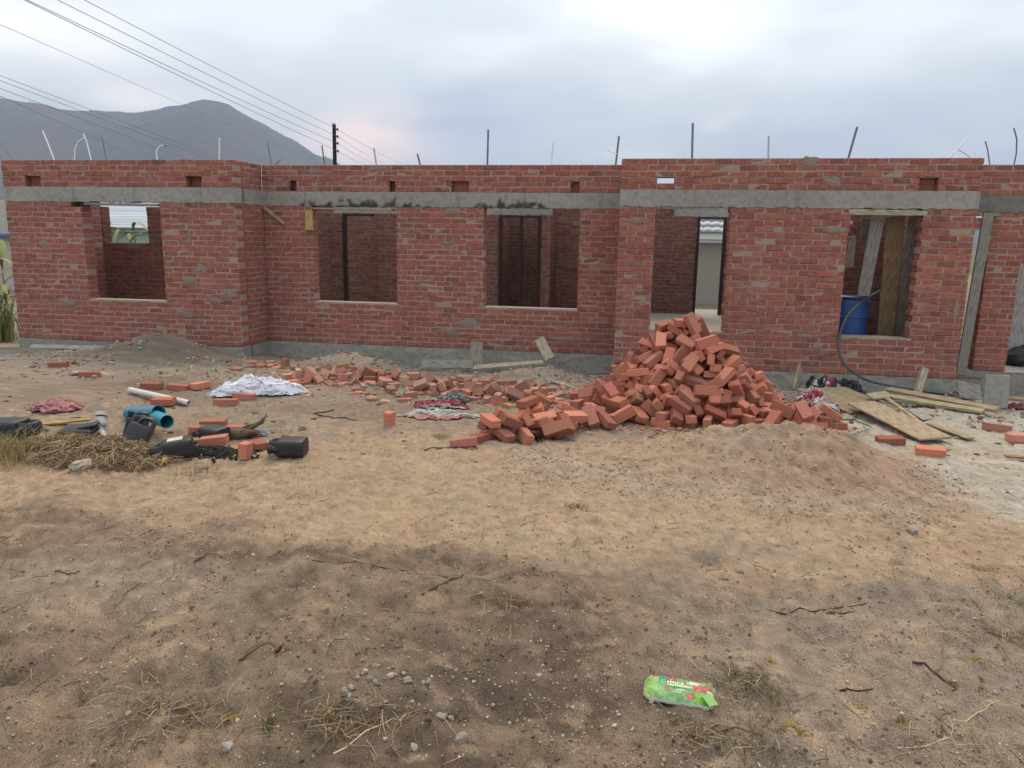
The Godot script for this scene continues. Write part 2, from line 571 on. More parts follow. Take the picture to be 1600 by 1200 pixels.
func make_sky() -> void:
	# overcast evening sky: grey-blue cloud, brighter overhead, a thin bright break and two warm breaks near the horizon
	var w := 1024
	var h := 512
	var im := Image.create(w, h, false, Image.FORMAT_RGBF)
	var n1 := noise(1.4, 4, 301)
	var n2 := noise(4.0, 4, 302)
	for j in h:
		var el := (0.5 - (j + 0.5) / h) * PI
		for i in w:
			var az := wrapf((i + 0.5) / w * TAU, -PI, PI)      # the left edge of the panorama is straight ahead, -z
			var d := Vector3(sin(az) * cos(el), sin(el), -cos(az) * cos(el))
			var q := Vector3(d.x, d.y * 2.6, d.z) / (0.35 + maxf(d.y, 0.0))
			var a := n1.get_noise_3d(q.x, q.y, q.z)
			var b := n2.get_noise_3d(q.x * 0.6, q.y, q.z * 0.6)
			var s := maxf(sin(el), 0.0)
			var c := Color(0.59, 0.622, 0.655).lerp(Color(0.655, 0.705, 0.74), sstep(0.1, 0.32, s + a * 0.08))
			c = c * (1.0 + 0.6 * sstep(0.25, 1.0, s))
			c = c.lerp(Color(0.49, 0.545, 0.61), clampf(sstep(0.02, 0.45, -a * 0.9 + 0.25 * b), 0, 1) * sstep(0.6, 0.1, s) * 0.8)
			c = c.lerp(Color(0.8, 0.83, 0.86), sstep(0.05, 0.5, a + 0.4 * b) * 0.6)
			for g in [[2.0, 15.8, 8.0, 3.2, 0.75, Color(0.98, 0.985, 0.985)], [-20.0, 7.0, 4.0, 1.7, 1.0, Color(1.05, 0.82, 0.73)], [5.5, 8.6, 0.9, 0.3, 0.6, Color(1.0, 0.88, 0.82)], [-41.0, 12.0, 7.0, 2.6, 0.9, Color(0.96, 0.94, 0.92)], [-36.0, 8.6, 5.0, 0.9, 0.7, Color(0.92, 0.86, 0.82)], [-12.0, 8.6, 5.5, 2.6, 0.75, Color(0.45, 0.5, 0.6)], [15.0, 8.5, 9.0, 2.6, 0.65, Color(0.5, 0.54, 0.61)]]:
				var dx: float = (rad_to_deg(az) - g[0] + b * 2.5) / g[2]
				var dy: float = (rad_to_deg(el) - g[1] + b * 1.2) / g[3]
				var m := exp(-(dx * dx + dy * dy))
				if m > 0.01:
					c = c.lerp(g[5], clampf(m * g[4] * (1.0 + 0.9 * b), 0.0, 1.0))
			c = c * (1.0 + 0.22 * sstep(0.6, 0.15, s))
			if el < 0.0:
				c = Color(0.33, 0.31, 0.28)
			im.set_pixel(i, j, c)
	var mat := PanoramaSkyMaterial.new()
	mat.panorama = ImageTexture.create_from_image(im)
	var sky := Sky.new()
	sky.sky_material = mat
	var e := Environment.new()
	e.background_mode = Environment.BG_SKY
	e.sky = sky
	e.tonemap_mode = Environment.TONE_MAPPER_LINEAR
	e.tonemap_exposure = 1.27
	e.sdfgi_enabled = true
	e.ssao_enabled = true
	e.ssil_enabled = true
	e.fog_enabled = true
	e.fog_density = 0.00048
	e.fog_light_color = Color(0.6, 0.67, 0.78)
	var we := WorldEnvironment.new()
	we.name = "world_environment"
	we.environment = e
	add_child(we)
	var sun := DirectionalLight3D.new()
	sun.name = "veiled_sun"
	sun.light_energy = 0.6
	sun.light_color = Color(1.0, 0.88, 0.74)
	sun.light_angular_distance = 24.0
	sun.shadow_enabled = true
	add_child(sun)
	sun.rotation_degrees = Vector3(-52, 186, 0)


# ---------------------------------------------------------------- the house
func brick_colour(r: RandomNumberGenerator) -> Color:
	var k := r.randf()
	var c := Color(0.345, 0.1, 0.075)
	if k < 0.14:
		c = Color(0.385, 0.115, 0.08)
	elif k < 0.32:
		c = Color(0.305, 0.09, 0.07)
	elif k < 0.36:
		c = Color(0.235, 0.08, 0.068)
	elif k < 0.41:
		c = Color(0.34, 0.13, 0.1)
	return vary(c, 0.09, r)


var house: Node3D
var bulk: MB               # bricks too many or too small to pick out one by one
var rbrick := RandomNumberGenerator.new()


# A wall in its own frame: x along it, y up, its front face at z = 0, its back at z = -thick.
# openings: [x0, x1, y0, y1] or [x0, x1, y0, y1, depth of a pocket]; single: make bricks parts of their own where possible; inner: colours darkened as painted room shade
func wall(at: Vector3, turn: float, length: float, y0: float, rows: int, openings: Array, thick := 0.22, single := false, inner := false) -> void:
	var frame := Transform3D(Basis(Vector3.UP, turn), at)
	var y1 := y0 + rows * COURSE
	# mortar body in between the bricks, a little behind their faces
	var ys := [y0, y1]
	for o in openings:
		for yy in [o[2], o[3]]:
			if yy > y0 + 0.001 and yy < y1 - 0.001 and not ys.has(yy):
				ys.append(yy)
	ys.sort()
	var mb := MB.new()
	var rec := 0.005
	for i in ys.size() - 1:
		var mid: float = (ys[i] + ys[i + 1]) * 0.5
		var spans := [[0.0, length, 0.0]]
		for o in openings:
			if mid > o[2] and mid < o[3]:
				var next := []
				for s in spans:
					if o[1] <= s[0] or o[0] >= s[1]:
						next.append(s)
						continue
					if o[0] > s[0]:
						next.append([s[0], o[0], s[2]])
					if o[1] < s[1]:
						next.append([o[1], s[1], s[2]])
					if o.size() > 4:
						next.append([maxf(o[0], s[0]), minf(o[1], s[1]), o[4]])
				spans = next
		for s in spans:
			var depth: float = thick - rec * 2 - s[2]
			mb.xf = Transform3D(Basis(), Vector3((s[0] + s[1]) * 0.5, mid, -rec - s[2] - depth * 0.5))
			mb.cbox(Vector3(s[1] - s[0] - rec * 3, ys[i + 1] - ys[i] - 0.0015, depth), 0.004, (Color(0.45, 0.335, 0.27) if not inner else Color(0.26, 0.2, 0.165)) if s[2] == 0.0 else Color(0.33, 0.14, 0.1))  # inner mortar is darker: room shade put into its colour
	var w := obj("wall", mb.mesh(), mats["mortar"], house)
	w.transform = frame
	for row in rows:
		var yc := y0 + (row + 0.5) * COURSE
		var x := -PITCH * (0.5 if row % 2 else 0.0) + rbrick.randfn(0, 0.006)
		while x < length:
			var a := maxf(x + 0.0055, 0.001)
			var b := minf(x + PITCH - 0.0055, length - 0.001)
			x += PITCH + rbrick.randfn(0, 0.004)
			var pieces := [[a, b]]
			for o in openings:
				if yc > o[2] and yc < o[3]:
					var next := []
					for s in pieces:
						if o[1] <= s[0] or o[0] >= s[1]:
							next.append(s)
							continue
						if o[0] > s[0]:
							next.append([s[0], o[0] + rbrick.randfn(0, 0.003)])
						if o[1] < s[1]:
							next.append([o[1] + rbrick.randfn(0, 0.003), s[1]])
					pieces = next
			for s in pieces:
				var ln: float = s[1] - s[0]
				if ln < 0.03:
					continue
				var t := Transform3D(Basis.from_euler(Vector3(rbrick.randfn(0, 0.008), rbrick.randfn(0, 0.006), rbrick.randfn(0, 0.009))), Vector3((s[0] + s[1]) * 0.5, yc + rbrick.randfn(0, 0.0018), -thick * 0.5 + rbrick.randfn(0, 0.0022)))
				var whole := ln > 0.2
				var wp := frame * t.origin
				if single and whole and brick_parts < 300 and not (wp.x < 1.15 and wp.x > -0.3 and wp.y < 0.55) and absf(thick - 0.22) < 0.01:
					brick_parts += 1
					var o := obj("brick", brick_pool[rbrick.randi() % brick_pool.size()], mats["brick clay"], w)
					o.transform = t
				else:
					bulk.xf = frame * t
					var bc := brick_colour(rbrick)
					bulk.cbox(Vector3(ln, 0.0715, thick), 0.0055, bc * 0.6 if inner else bc, 0.0016, rbrick)  # inner bricks darkened, shade of the rooms painted into the clay colour


# cast concrete: a long box with uneven faces; black: stretches [x0, x1] where mould blackens its lower edge
func cast(mb: MB, a: Vector3, b: Vector3, col: Color, rough := 0.004, black := []) -> void:
	var nz := noise(3.0, 4, 201)
	var along := 0 if b.x - a.x > b.z - a.z else 2
	var nx := maxi(2, int((b[along] - a[along]) / 0.03))
	var ny := maxi(2, int((b.y - a.y) / 0.025))
	var other := 2 - along
	for side in 2:
		var pts := PackedVector3Array()
		var cols := PackedColorArray()
		for j in ny + 1:
			for i in nx + 1:
				var p := Vector3()
				p[along] = lerpf(a[along], b[along], float(i) / nx)
				p.y = lerpf(a.y, b.y, float(j) / ny)
				p[other] = b[other] if side == 0 else a[other]
				var k := nz.get_noise_3d(p.x * 1.3, p.y * 3.0, p.z)
				var k2 := noise(0.8, 3, 202).get_noise_3d(p.x, p.y * 2.0, p.z)
				if j > 0 and j < ny:
					p[other] += (k * rough if side == 0 else -k * rough)
				if j == 0:
					p.y += absf(noise(5.0, 2, 203).get_noise_1d(p[along])) * 0.03 - 0.008
				var c := col * (1.0 + 0.16 * k2 + 0.06 * k)
				var seam := absf(fposmod(p[along] + 0.13 * sin(floorf(p[along] / 1.22) * 5.0), 1.22) - 0.61)
				if seam < 0.022 and b.y > 1.0:
					c *= 0.82
					p[other] += 0.003 if side == 0 else -0.003
				for bl in black:
					if p[along] > bl[0] and p[along] < bl[1]:
						var edge := minf(1.0, minf(p[along] - bl[0], bl[1] - p[along]) * 4.0)
						var hh: float = (p.y - a.y) / (b.y - a.y)
						var m := clampf((0.3 * edge + nz.get_noise_3d(p.x * 1.7 + p.z, p.y * 1.7, 7.0) * 0.75 - hh) * 5.0, 0.0, 1.0)
						c = c.lerp(Color(0.03, 0.031, 0.027), m * 0.88)
				pts.append(p)
				cols.append(c)
		mb.sheet(nx + 1, ny + 1, pts, cols, (a + b) * 0.5, PackedVector2Array(), other)
	var saved := mb.xf
	mb.xf = Transform3D(Basis(), (a + b) * 0.5)
	var size := b - a
	size[other] -= rough * 2.0 + 0.016
	mb.cbox(size, 0.006, col)
	mb.xf = saved


func strip_board(called: String, a: Vector3, b: Vector3, width: float, thick: float, facing: Vector3, col: Color, parent: Node = self) -> MeshInstance3D:
	var d := (b - a).normalized()
	var f := (facing - d * facing.dot(d)).normalized()
	var e := f.cross(d).normalized()
	var mb := MB.new()
	mb.cbox(Vector3(a.distance_to(b), width, thick), minf(0.005, thick * 0.2), vary(col, 0.06), 0.0022, rng)
	var o := obj(called, mb.mesh(), mats["timber"], parent)
	o.transform = Transform3D(Basis(d, e, f), (a + b) * 0.5)
	return o


func bent_rod(called: String, pts: Array, radius: float, col: Color, parent: Node, mat := "steel", flat := 1.0) -> MeshInstance3D:
	var mb := MB.new()
	var rad := []
	var cp := []
	for i in pts.size() - 1:            # round the bends
		cp.append(pts[i])
		if i > 0:
			cp[-1] = pts[i] * 0.8 + pts[i - 1] * 0.1 + pts[i + 1] * 0.1
	cp.append(pts[-1])
	for p in cp:
		rad.append(radius)
	mb.tube(cp, rad, 6, col)
	return obj(called, mb.mesh(), mats[mat], parent)


func build_house() -> void:
	rbrick.seed = 41
	for k in 36:
		var mb := MB.new()
		mb.cbox(Vector3(PITCH - 0.011, 0.0715, 0.22), 0.0055, brick_colour(rbrick), 0.0018, rbrick)
		brick_pool.append(mb.mesh())
	house = base("unfinished_house")
	tag(house, "long roofless red brick house under construction with empty window openings", "house")
	bulk = MB.new()
	var y_sill := 8 * COURSE
	var y_low := 6 * COURSE
	# --- front walls. the right wing first: its bricks show largest
	var rx := -0.41
	var tooth := [[0.505, 1.51, y_low, 3.0], [3.06, 3.95, y_low, 3.0]]
	for k in range(7, 26):           # the barrel window's unfinished edge: every other brick stops short
		if k % 2:
			tooth.append([3.95, 3.955 + rbrick.randf() * 0.02, k * COURSE, (k + 1) * COURSE])
	wall(Vector3(rx, 0, RIGHT_Z), 0, 4.61, 0, 27, tooth, 0.22, true)
	wall(Vector3(rx, BEAM1, RIGHT_Z), 0, 4.61, 0, 5, [[0.5, 0.73, COURSE, 2 * COURSE], [3.87, 4.1, 0.0, 2 * COURSE, 0.09]], 0.22, true)
	# the middle
	var mx := -6.265
	wall(Vector3(mx, 0, 0), 0, 5.855, 0, 27, [[0.855, 2.285, y_sill, 3.0], [3.73, 5.225, y_sill, 3.0]], 0.22)
	wall(Vector3(mx, BEAM1, 0), 0, 5.855, 0, 5, [[0.485, 0.595, 0.0, 2 * COURSE, 0.12], [2.175, 2.275, 0.0, 2 * COURSE, 0.12], [3.2, 3.47, 0.0, 2 * COURSE, 0.07], [5.08, 5.2, 0.0, 2 * COURSE, 0.08]], 0.22)
	# the left wing and its return
	var lx := -10.35
	wall(Vector3(lx, 0, LEFT_Z), 0, 4.085, 0, 27, [[1.41, 2.78, y_sill, 3.0], [1.22, 1.41, 26 * COURSE, 3.0, 0.15]], 0.22)
	wall(Vector3(lx, BEAM1, LEFT_Z), 0, 4.085, 0, 5, [[0.42, 0.7, 0.0, 2 * COURSE, 0.1], [3.27, 3.53, 0.0, 2 * COURSE, 0.14]], 0.22)
	wall(Vector3(mx, 0, LEFT_Z - 0.226), PI / 2, LEFT_Z - 0.01, 0, 27, [], 0.22)
	wall(Vector3(mx, BEAM1, LEFT_Z - 0.226), PI / 2, LEFT_Z - 0.226, 0, 5, [], 0.22)
	# returns of the right wing, and the porch pier beside it
	wall(Vector3(rx, 0, 0.0), -PI / 2, RIGHT_Z - 0.226, 0, 27, [], 0.22)
	wall(Vector3(rx, BEAM1, 0.0), -PI / 2, RIGHT_Z - 0.226, 0, 5, [], 0.22)
	wall(Vector3(4.2, 0, RIGHT_Z - 0.226), PI / 2, 2.9, 0, 27, [], 0.22)
	wall(Vector3(4.2, BEAM1, RIGHT_Z - 0.226), PI / 2, 2.9, 0, 5, [], 0.22)
	wall(Vector3(4.74, 0, 0), 0, 0.44, 0, 27, [], 0.22)
	wall(Vector3(4.43, BEAM1, 0), 0, 3.4, 0, 5, [], 0.22)
	wall(Vector3(4.43, 0, -2.2), 0, 3.2, 0, 27, [[0.5, 1.4, 0.0, 2.05]], 0.22)
	# side and back walls and the rooms behind the openings
	wall(Vector3(lx + 0.22, 0, LEFT_Z - 0.226), PI / 2, 1.71, 0, 27, [], 0.22)
	bulk_side(lx)
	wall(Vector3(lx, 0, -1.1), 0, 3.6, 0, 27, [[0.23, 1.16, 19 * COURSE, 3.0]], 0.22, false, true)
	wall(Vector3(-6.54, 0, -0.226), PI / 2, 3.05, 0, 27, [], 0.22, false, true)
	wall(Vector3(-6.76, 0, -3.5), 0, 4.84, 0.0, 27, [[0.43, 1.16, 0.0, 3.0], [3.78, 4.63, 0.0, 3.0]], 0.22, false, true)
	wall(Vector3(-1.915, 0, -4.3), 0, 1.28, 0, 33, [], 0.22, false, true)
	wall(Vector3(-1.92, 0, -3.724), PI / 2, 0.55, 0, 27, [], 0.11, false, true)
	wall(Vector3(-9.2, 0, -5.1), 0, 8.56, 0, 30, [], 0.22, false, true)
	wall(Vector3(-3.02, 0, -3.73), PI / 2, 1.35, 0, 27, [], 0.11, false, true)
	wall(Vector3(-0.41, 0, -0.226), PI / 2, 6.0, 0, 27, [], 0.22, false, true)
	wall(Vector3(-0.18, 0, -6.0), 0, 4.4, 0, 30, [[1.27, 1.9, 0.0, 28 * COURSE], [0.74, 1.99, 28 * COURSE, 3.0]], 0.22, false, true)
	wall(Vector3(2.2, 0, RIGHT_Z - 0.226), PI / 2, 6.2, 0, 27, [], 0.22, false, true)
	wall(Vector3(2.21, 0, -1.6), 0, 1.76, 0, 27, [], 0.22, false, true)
	var rest := obj("bricks", bulk.mesh(), mats["brick clay"], house)
	rest.set_meta("kind", "stuff")

	# --- ring beam, lintels, plinth, floor
	var grey := Color(0.34, 0.325, 0.295)
	var mb := MB.new()
	cast(mb, Vector3(rx, BEAM0, RIGHT_Z - 0.22), Vector3(4.207, BEAM1, RIGHT_Z + 0.006), grey)
	obj("ring_beam", mb.mesh(), mats["concrete"], house)
	mb = MB.new()
	cast(mb, Vector3(mx + 0.003, BEAM0, -0.22), Vector3(rx - 0.003, BEAM1, 0.006), grey, 0.004, [[-5.6, -3.35], [-2.85, -1.5]])
	obj("ring_beam", mb.mesh(), mats["concrete"], house)
	mb = MB.new()
	cast(mb, Vector3(lx - 0.02, BEAM0, LEFT_Z - 0.22), Vector3(mx, BEAM1, LEFT_Z + 0.006), grey * 1.05)
	cast(mb, Vector3(mx - 0.22, BEAM0, 0.01), Vector3(mx + 0.007, BEAM1, LEFT_Z - 0.222), grey)
	obj("ring_beam", mb.mesh(), mats["concrete"], house)
	mb = MB.new()
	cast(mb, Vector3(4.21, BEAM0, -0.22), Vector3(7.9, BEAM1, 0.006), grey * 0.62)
	cast(mb, Vector3(3.98, BEAM0, -2.2), Vector3(4.2, BEAM1, 0.65), grey)
	obj("ring_beam", mb.mesh(), mats["concrete"], house)
	mb = MB.new()
	cast(mb, Vector3(-6.53, BEAM0, -3.72), Vector3(-1.92, 2.75, -3.5), grey * 1.05)
	obj("lintel", mb.mesh(), mats["concrete"], house)
	mb = MB.new()
	cast(mb, Vector3(2.21, BEAM0, -1.82), Vector3(3.97, 2.7, -1.6), grey)
	obj("lintel", mb.mesh(), mats["concrete"], house)
	mb = MB.new()
	cast(mb, Vector3(0.56, 28 * COURSE + 0.004, -6.215), Vector3(1.81, BEAM1 + 0.02, -5.994), grey * 1.1)
	obj("lintel", mb.mesh(), mats["concrete"], house)
	mb = MB.new()
	cast(mb, Vector3(-0.4, BEAM1 + 0.025, -6.215), Vector3(4.2, 2.85, -5.996), grey)
	obj("ring_beam", mb.mesh(), mats["concrete"], house)
	var foot := Color(0.33, 0.315, 0.28)
	mb = MB.new()
	cast(mb, Vector3(rx - 0.01, -0.75, RIGHT_Z - 0.25), Vector3(4.21, -0.002, RIGHT_Z + 0.012), foot, 0.014)
	cast(mb, Vector3(mx + 0.01, -0.75, -0.25), Vector3(rx - 0.02, -0.002, 0.014), foot, 0.014)
	cast(mb, Vector3(lx - 0.01, -0.75, LEFT_Z - 0.25), Vector3(mx + 0.012, -0.002, LEFT_Z + 0.012), foot, 0.014)
	cast(mb, Vector3(mx - 0.22, -0.75, 0.02), Vector3(mx + 0.014, -0.004, LEFT_Z - 0.26), foot, 0.012)
	cast(mb, Vector3(4.215, -0.75, -0.25), Vector3(8.0, -0.006, 0.014), foot, 0.014)
	cast(mb, Vector3(3.98, -0.75, 0.03), Vector3(4.214, -0.005, RIGHT_Z - 0.26), foot, 0.014)
	obj("plinth", mb.mesh(), mats["concrete"], house)
	mb = MB.new()
	cast(mb, Vector3(-6.3, -0.7, -7.4), Vector3(4.1, 0.13, -0.28), foot * 1.15, 0.01)
	cast(mb, Vector3(-10.1, -0.7, -1.0), Vector3(-6.5, 0.1, 0.55), foot * 1.15, 0.01)
	cast(mb, Vector3(4.3, -0.7, -6.0), Vector3(9.0, -0.03, -0.3), foot, 0.01)
	cast(mb, Vector3(-0.3, -0.7, -0.27), Vector3(3.9, 0.12, 0.6), foot * 1.15, 0.01)
	obj("floor", mb.mesh(), mats["concrete"], house)
	# smoothed mortar along the window sills
	for s in [[-8.94, -7.57, LEFT_Z, y_sill], [-5.41, -3.98, 0.0, y_sill], [-2.535, -1.04, 0.0, y_sill], [0.095, 1.1, RIGHT_Z, y_low], [2.65, 3.55, RIGHT_Z, y_low]]:
		mb = MB.new()
		cast(mb, Vector3(s[0] - 0.01, s[3] + 0.001, s[2] - 0.222), Vector3(s[1] + 0.03, s[3] + 0.03, s[2] + 0.004), Color(0.45, 0.37, 0.31), 0.002)
		obj("sill", mb.mesh(), mats["mortar"], house)

	# --- mortar splashed and smeared on the outer faces
	var blob := RandomNumberGenerator.new()
	blob.seed = 3
	for i in 44:
		var wing := blob.randi() % 3
		var x := [blob.randf_range(-10.2, -6.4), blob.randf_range(-6.1, -0.6), blob.randf_range(-0.3, 4.1)][wing] as float
		var y := blob.randf_range(0.1, 2.2) if blob.randf() < 0.8 else blob.randf_range(2.5, 2.85)
		var skip := false
		for o in [[-8.94, -7.57, 0.6], [-5.41, -3.98, 0.6], [-2.535, -1.04, 0.6], [0.095, 1.1, 0.4], [2.65, 3.6, 0.4]]:
			if x > o[0] - 0.16 and x < o[1] + 0.16 and y > o[2] - 0.1 and y < 2.3:
				skip = true
		if skip:
			continue
		var rx2 := blob.randf_range(0.06, 0.22)
		var ry2 := blob.randf_range(0.025, 0.07)
		if i % 9 == 0:
			rx2 = 0.025
			ry2 = 0.22
		mb = MB.new()
		var pts := PackedVector3Array()
		var cols := PackedColorArray()
		for j in 6:
			for k in 25:
				var a := TAU * k / 24.0
				var q := (1.0 + 0.85 * noise(1.3, 4, 211).get_noise_3d(cos(a) * 1.5 + i * 7.0, sin(a) * 1.5, 0.0)) * j / 5.0
				pts.append(Vector3(cos(a) * rx2 * q, sin(a) * ry2 * q, 0.004 * (1.0 - pow(j / 5.0, 2.0)) + 0.004 * noise(2.0, 2, 213).get_noise_2d(cos(a) * q * 2.0 + i * 3.0, sin(a) * q * 2.0) - 0.0045 * pow(j / 5.0, 4.0)))
				cols.append(Color(0.34, 0.27, 0.225) * (1.0 + 0.25 * noise(9.0, 2, 212).get_noise_2d(cos(a) * q + i, sin(a) * q)))
		mb.sheet(25, 6, pts, cols, Vector3(0, 0, -1))
		obj("mortar_smear", mb.mesh(), mats["mortar"], house).position = Vector3(x, y, ([LEFT_Z, 0.0, RIGHT_Z][wing] as float) + 0.0035)

	# --- steel door frames in the inner walls
	for f in [[-6.33, -5.6, -3.48, 0.13, 2.235, [-6.27]], [-2.98, -2.13, -3.48, 0.13, 2.235, [-2.53]], [1.09, 1.72, -5.98, 0.13, 2.32, []]]:
		var d := base("door_frame", Vector3.ZERO, house)
		var posts := [f[0] + 0.03, f[1] - 0.03] if f[5] != [-6.27] else [f[0] + 0.03]
		if f[5] != [-6.27]:
			posts.append_array(f[5])
		for x in posts:
			mb = MB.new()
			mb.cbox(Vector3(0.06, f[4] - f[3], 0.12), 0.006, Color(0.035, 0.018, 0.015))
			obj("post", mb.mesh(), mats["paint"], d).position = Vector3(x, (f[3] + f[4]) * 0.5, f[2] - 0.03)
		mb = MB.new()
		mb.cbox(Vector3(f[1] - f[0] - 0.12, 0.05, 0.12), 0.006, Color(0.05, 0.02, 0.017))
		obj("head", mb.mesh(), mats["paint"], d).position = Vector3((f[0] + f[1]) * 0.5, f[4] - 0.026, f[2] - 0.03)

	# --- roof ties: rods and galvanised straps cast into the top of the walls
	var rod := Color(0.16, 0.17, 0.18)
	var bright := Color(0.75, 0.77, 0.8)
	var zl := LEFT_Z - 0.11
	var zr := RIGHT_Z - 0.11
	var zm := -0.11
	for t in [
		[rod, 0.009, [[-10.3, 3.02], [-10.13, 2.8]], zl], [bright, 0.012, [[-9.61, 3.34], [-9.53, 3.13], [-9.42, 2.8]], zl],
		[bright, 0.012, [[-9.1, 2.8], [-9.05, 3.1], [-8.98, 3.18], [-8.87, 3.23]], zl], [bright, 0.011, [[-8.88, 3.3], [-8.83, 3.16], [-8.77, 2.8]], zl],
		[rod, 0.009, [[-8.56, 3.24], [-8.5, 2.8]], zl], [bright, 0.013, [[-7.62, 2.8], [-7.63, 3.05], [-7.56, 3.1], [-7.5, 3.11]], zl],
		[rod, 0.008, [[-7.56, 3.108], [-7.41, 3.1]], zl], [bright, 0.012, [[-6.54, 3.22], [-6.57, 2.8]], zl], [rod, 0.009, [[-6.12, 2.8], [-6.07, 2.9], [-5.96, 2.98]], zm + 0.02],
		[rod, 0.009, [[-6.19, 3.25], [-6.13, 2.8]], zm], [rod, 0.012, [[-5.25, 3.2], [-5.2, 2.8]], zm], [Color(0.4, 0.41, 0.43), 0.013, [[-4.37, 3.15], [-4.32, 2.8]], zm],
		[rod, 0.014, [[-3.65, 3.06], [-3.58, 2.8]], zm], [rod, 0.015, [[-2.51, 3.42], [-2.52, 2.8]], zm], [bright, 0.013, [[-1.49, 3.22], [-1.53, 2.8]], zm],
		[rod, 0.015, [[-0.5, 3.31], [-0.54, 2.8]], zm], [bright, 0.008, [[-0.69, 3.14], [-0.62, 3.08], [-0.515, 3.05]], zm + 0.01], [rod, 0.015, [[0.53, 3.36], [0.55, 2.8]], zr],
		[Color(0.45, 0.46, 0.48), 0.013, [[1.54, 3.18], [1.56, 2.8]], zr], [rod, 0.015, [[2.65, 3.29], [2.56, 2.8]], zr], [bright, 0.012, [[3.8, 2.8], [3.85, 2.96], [3.91, 3.02], [4.07, 2.91]], zr],
		[bright, 0.007, [[3.9, 3.01], [4.01, 3.13]], zr + 0.01], [rod, 0.009, [[4.56, 3.21], [4.6, 3.12], [4.68, 2.8]], zm], [rod, 0.01, [[4.9, 3.38], [4.96, 3.24], [4.98, 3.05], [4.96, 2.8]], zm]]:
		var pts := []
		for p in t[2]:
			pts.append(Vector3(p[0], p[1], t[3]))
		bent_rod("roof_tie", pts, t[1], t[0], house)


func bulk_side(lx: float) -> void:
	# the far side of the left wing, seen only as an edge
	wall(Vector3(lx + 0.22, BEAM1, LEFT_Z - 0.226), PI / 2, 1.71, 0, 5, [], 0.22)
	var mb := MB.new()
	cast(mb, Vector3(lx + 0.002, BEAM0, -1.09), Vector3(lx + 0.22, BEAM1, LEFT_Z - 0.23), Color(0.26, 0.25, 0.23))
	obj("ring_beam", mb.mesh(), mats["concrete"], house)


# ---------------------------------------------------------------- loose bricks
var heap_pool: Array = []
var chunk_pool: Array = []
const PROFILE := [[0.12, 1.04], [0.2, 0.88], [0.34, 0.7], [0.48, 0.52], [0.64, 0.34], [0.84, 0.16], [1.12, 0.0], [1.45, -0.1]]


func heap_height(x: float, z: float) -> float:
	var r := Vector2(x - 0.44, z - 3.5).length()
	if r < PROFILE[0][0]:
		return PROFILE[0][1]
	for i in PROFILE.size() - 1:
		if r < PROFILE[i + 1][0]:
			return lerpf(PROFILE[i][1], PROFILE[i + 1][1], (r - PROFILE[i][0]) / (PROFILE[i + 1][0] - PROFILE[i][0]))
	return -0.1


func _physics_process(_delta: float) -> void:
	tick += 1
	if tick % 2 == 0:
		for k in 2:
			if queue.is_empty():
				return
			var q: Array = queue.pop_front()
			var b := RigidBody3D.new()
			var cs := CollisionShape3D.new()
			var sh := BoxShape3D.new()
			sh.size = q[1]
			cs.shape = sh
			b.add_child(cs)
			b.mass = 3.0
			var pm := PhysicsMaterial.new()
			pm.friction = 1.0
			pm.rough = true
			b.physics_material_override = pm
			b.angular_damp = 5.0
			b.linear_damp = 0.8
			b.transform = q[0]
			b.set_meta("what", q[2])
			add_child(b)
			bodies.append(b)


func solid(shape: Shape3D, t: Transform3D) -> StaticBody3D:
	var st := StaticBody3D.new()
	var cs := CollisionShape3D.new()
	cs.shape = shape
	st.add_child(cs)
	var pm := PhysicsMaterial.new()
	pm.friction = 1.0
	pm.rough = true
	st.physics_material_override = pm
	st.transform = t
	add_child(st)
	return st


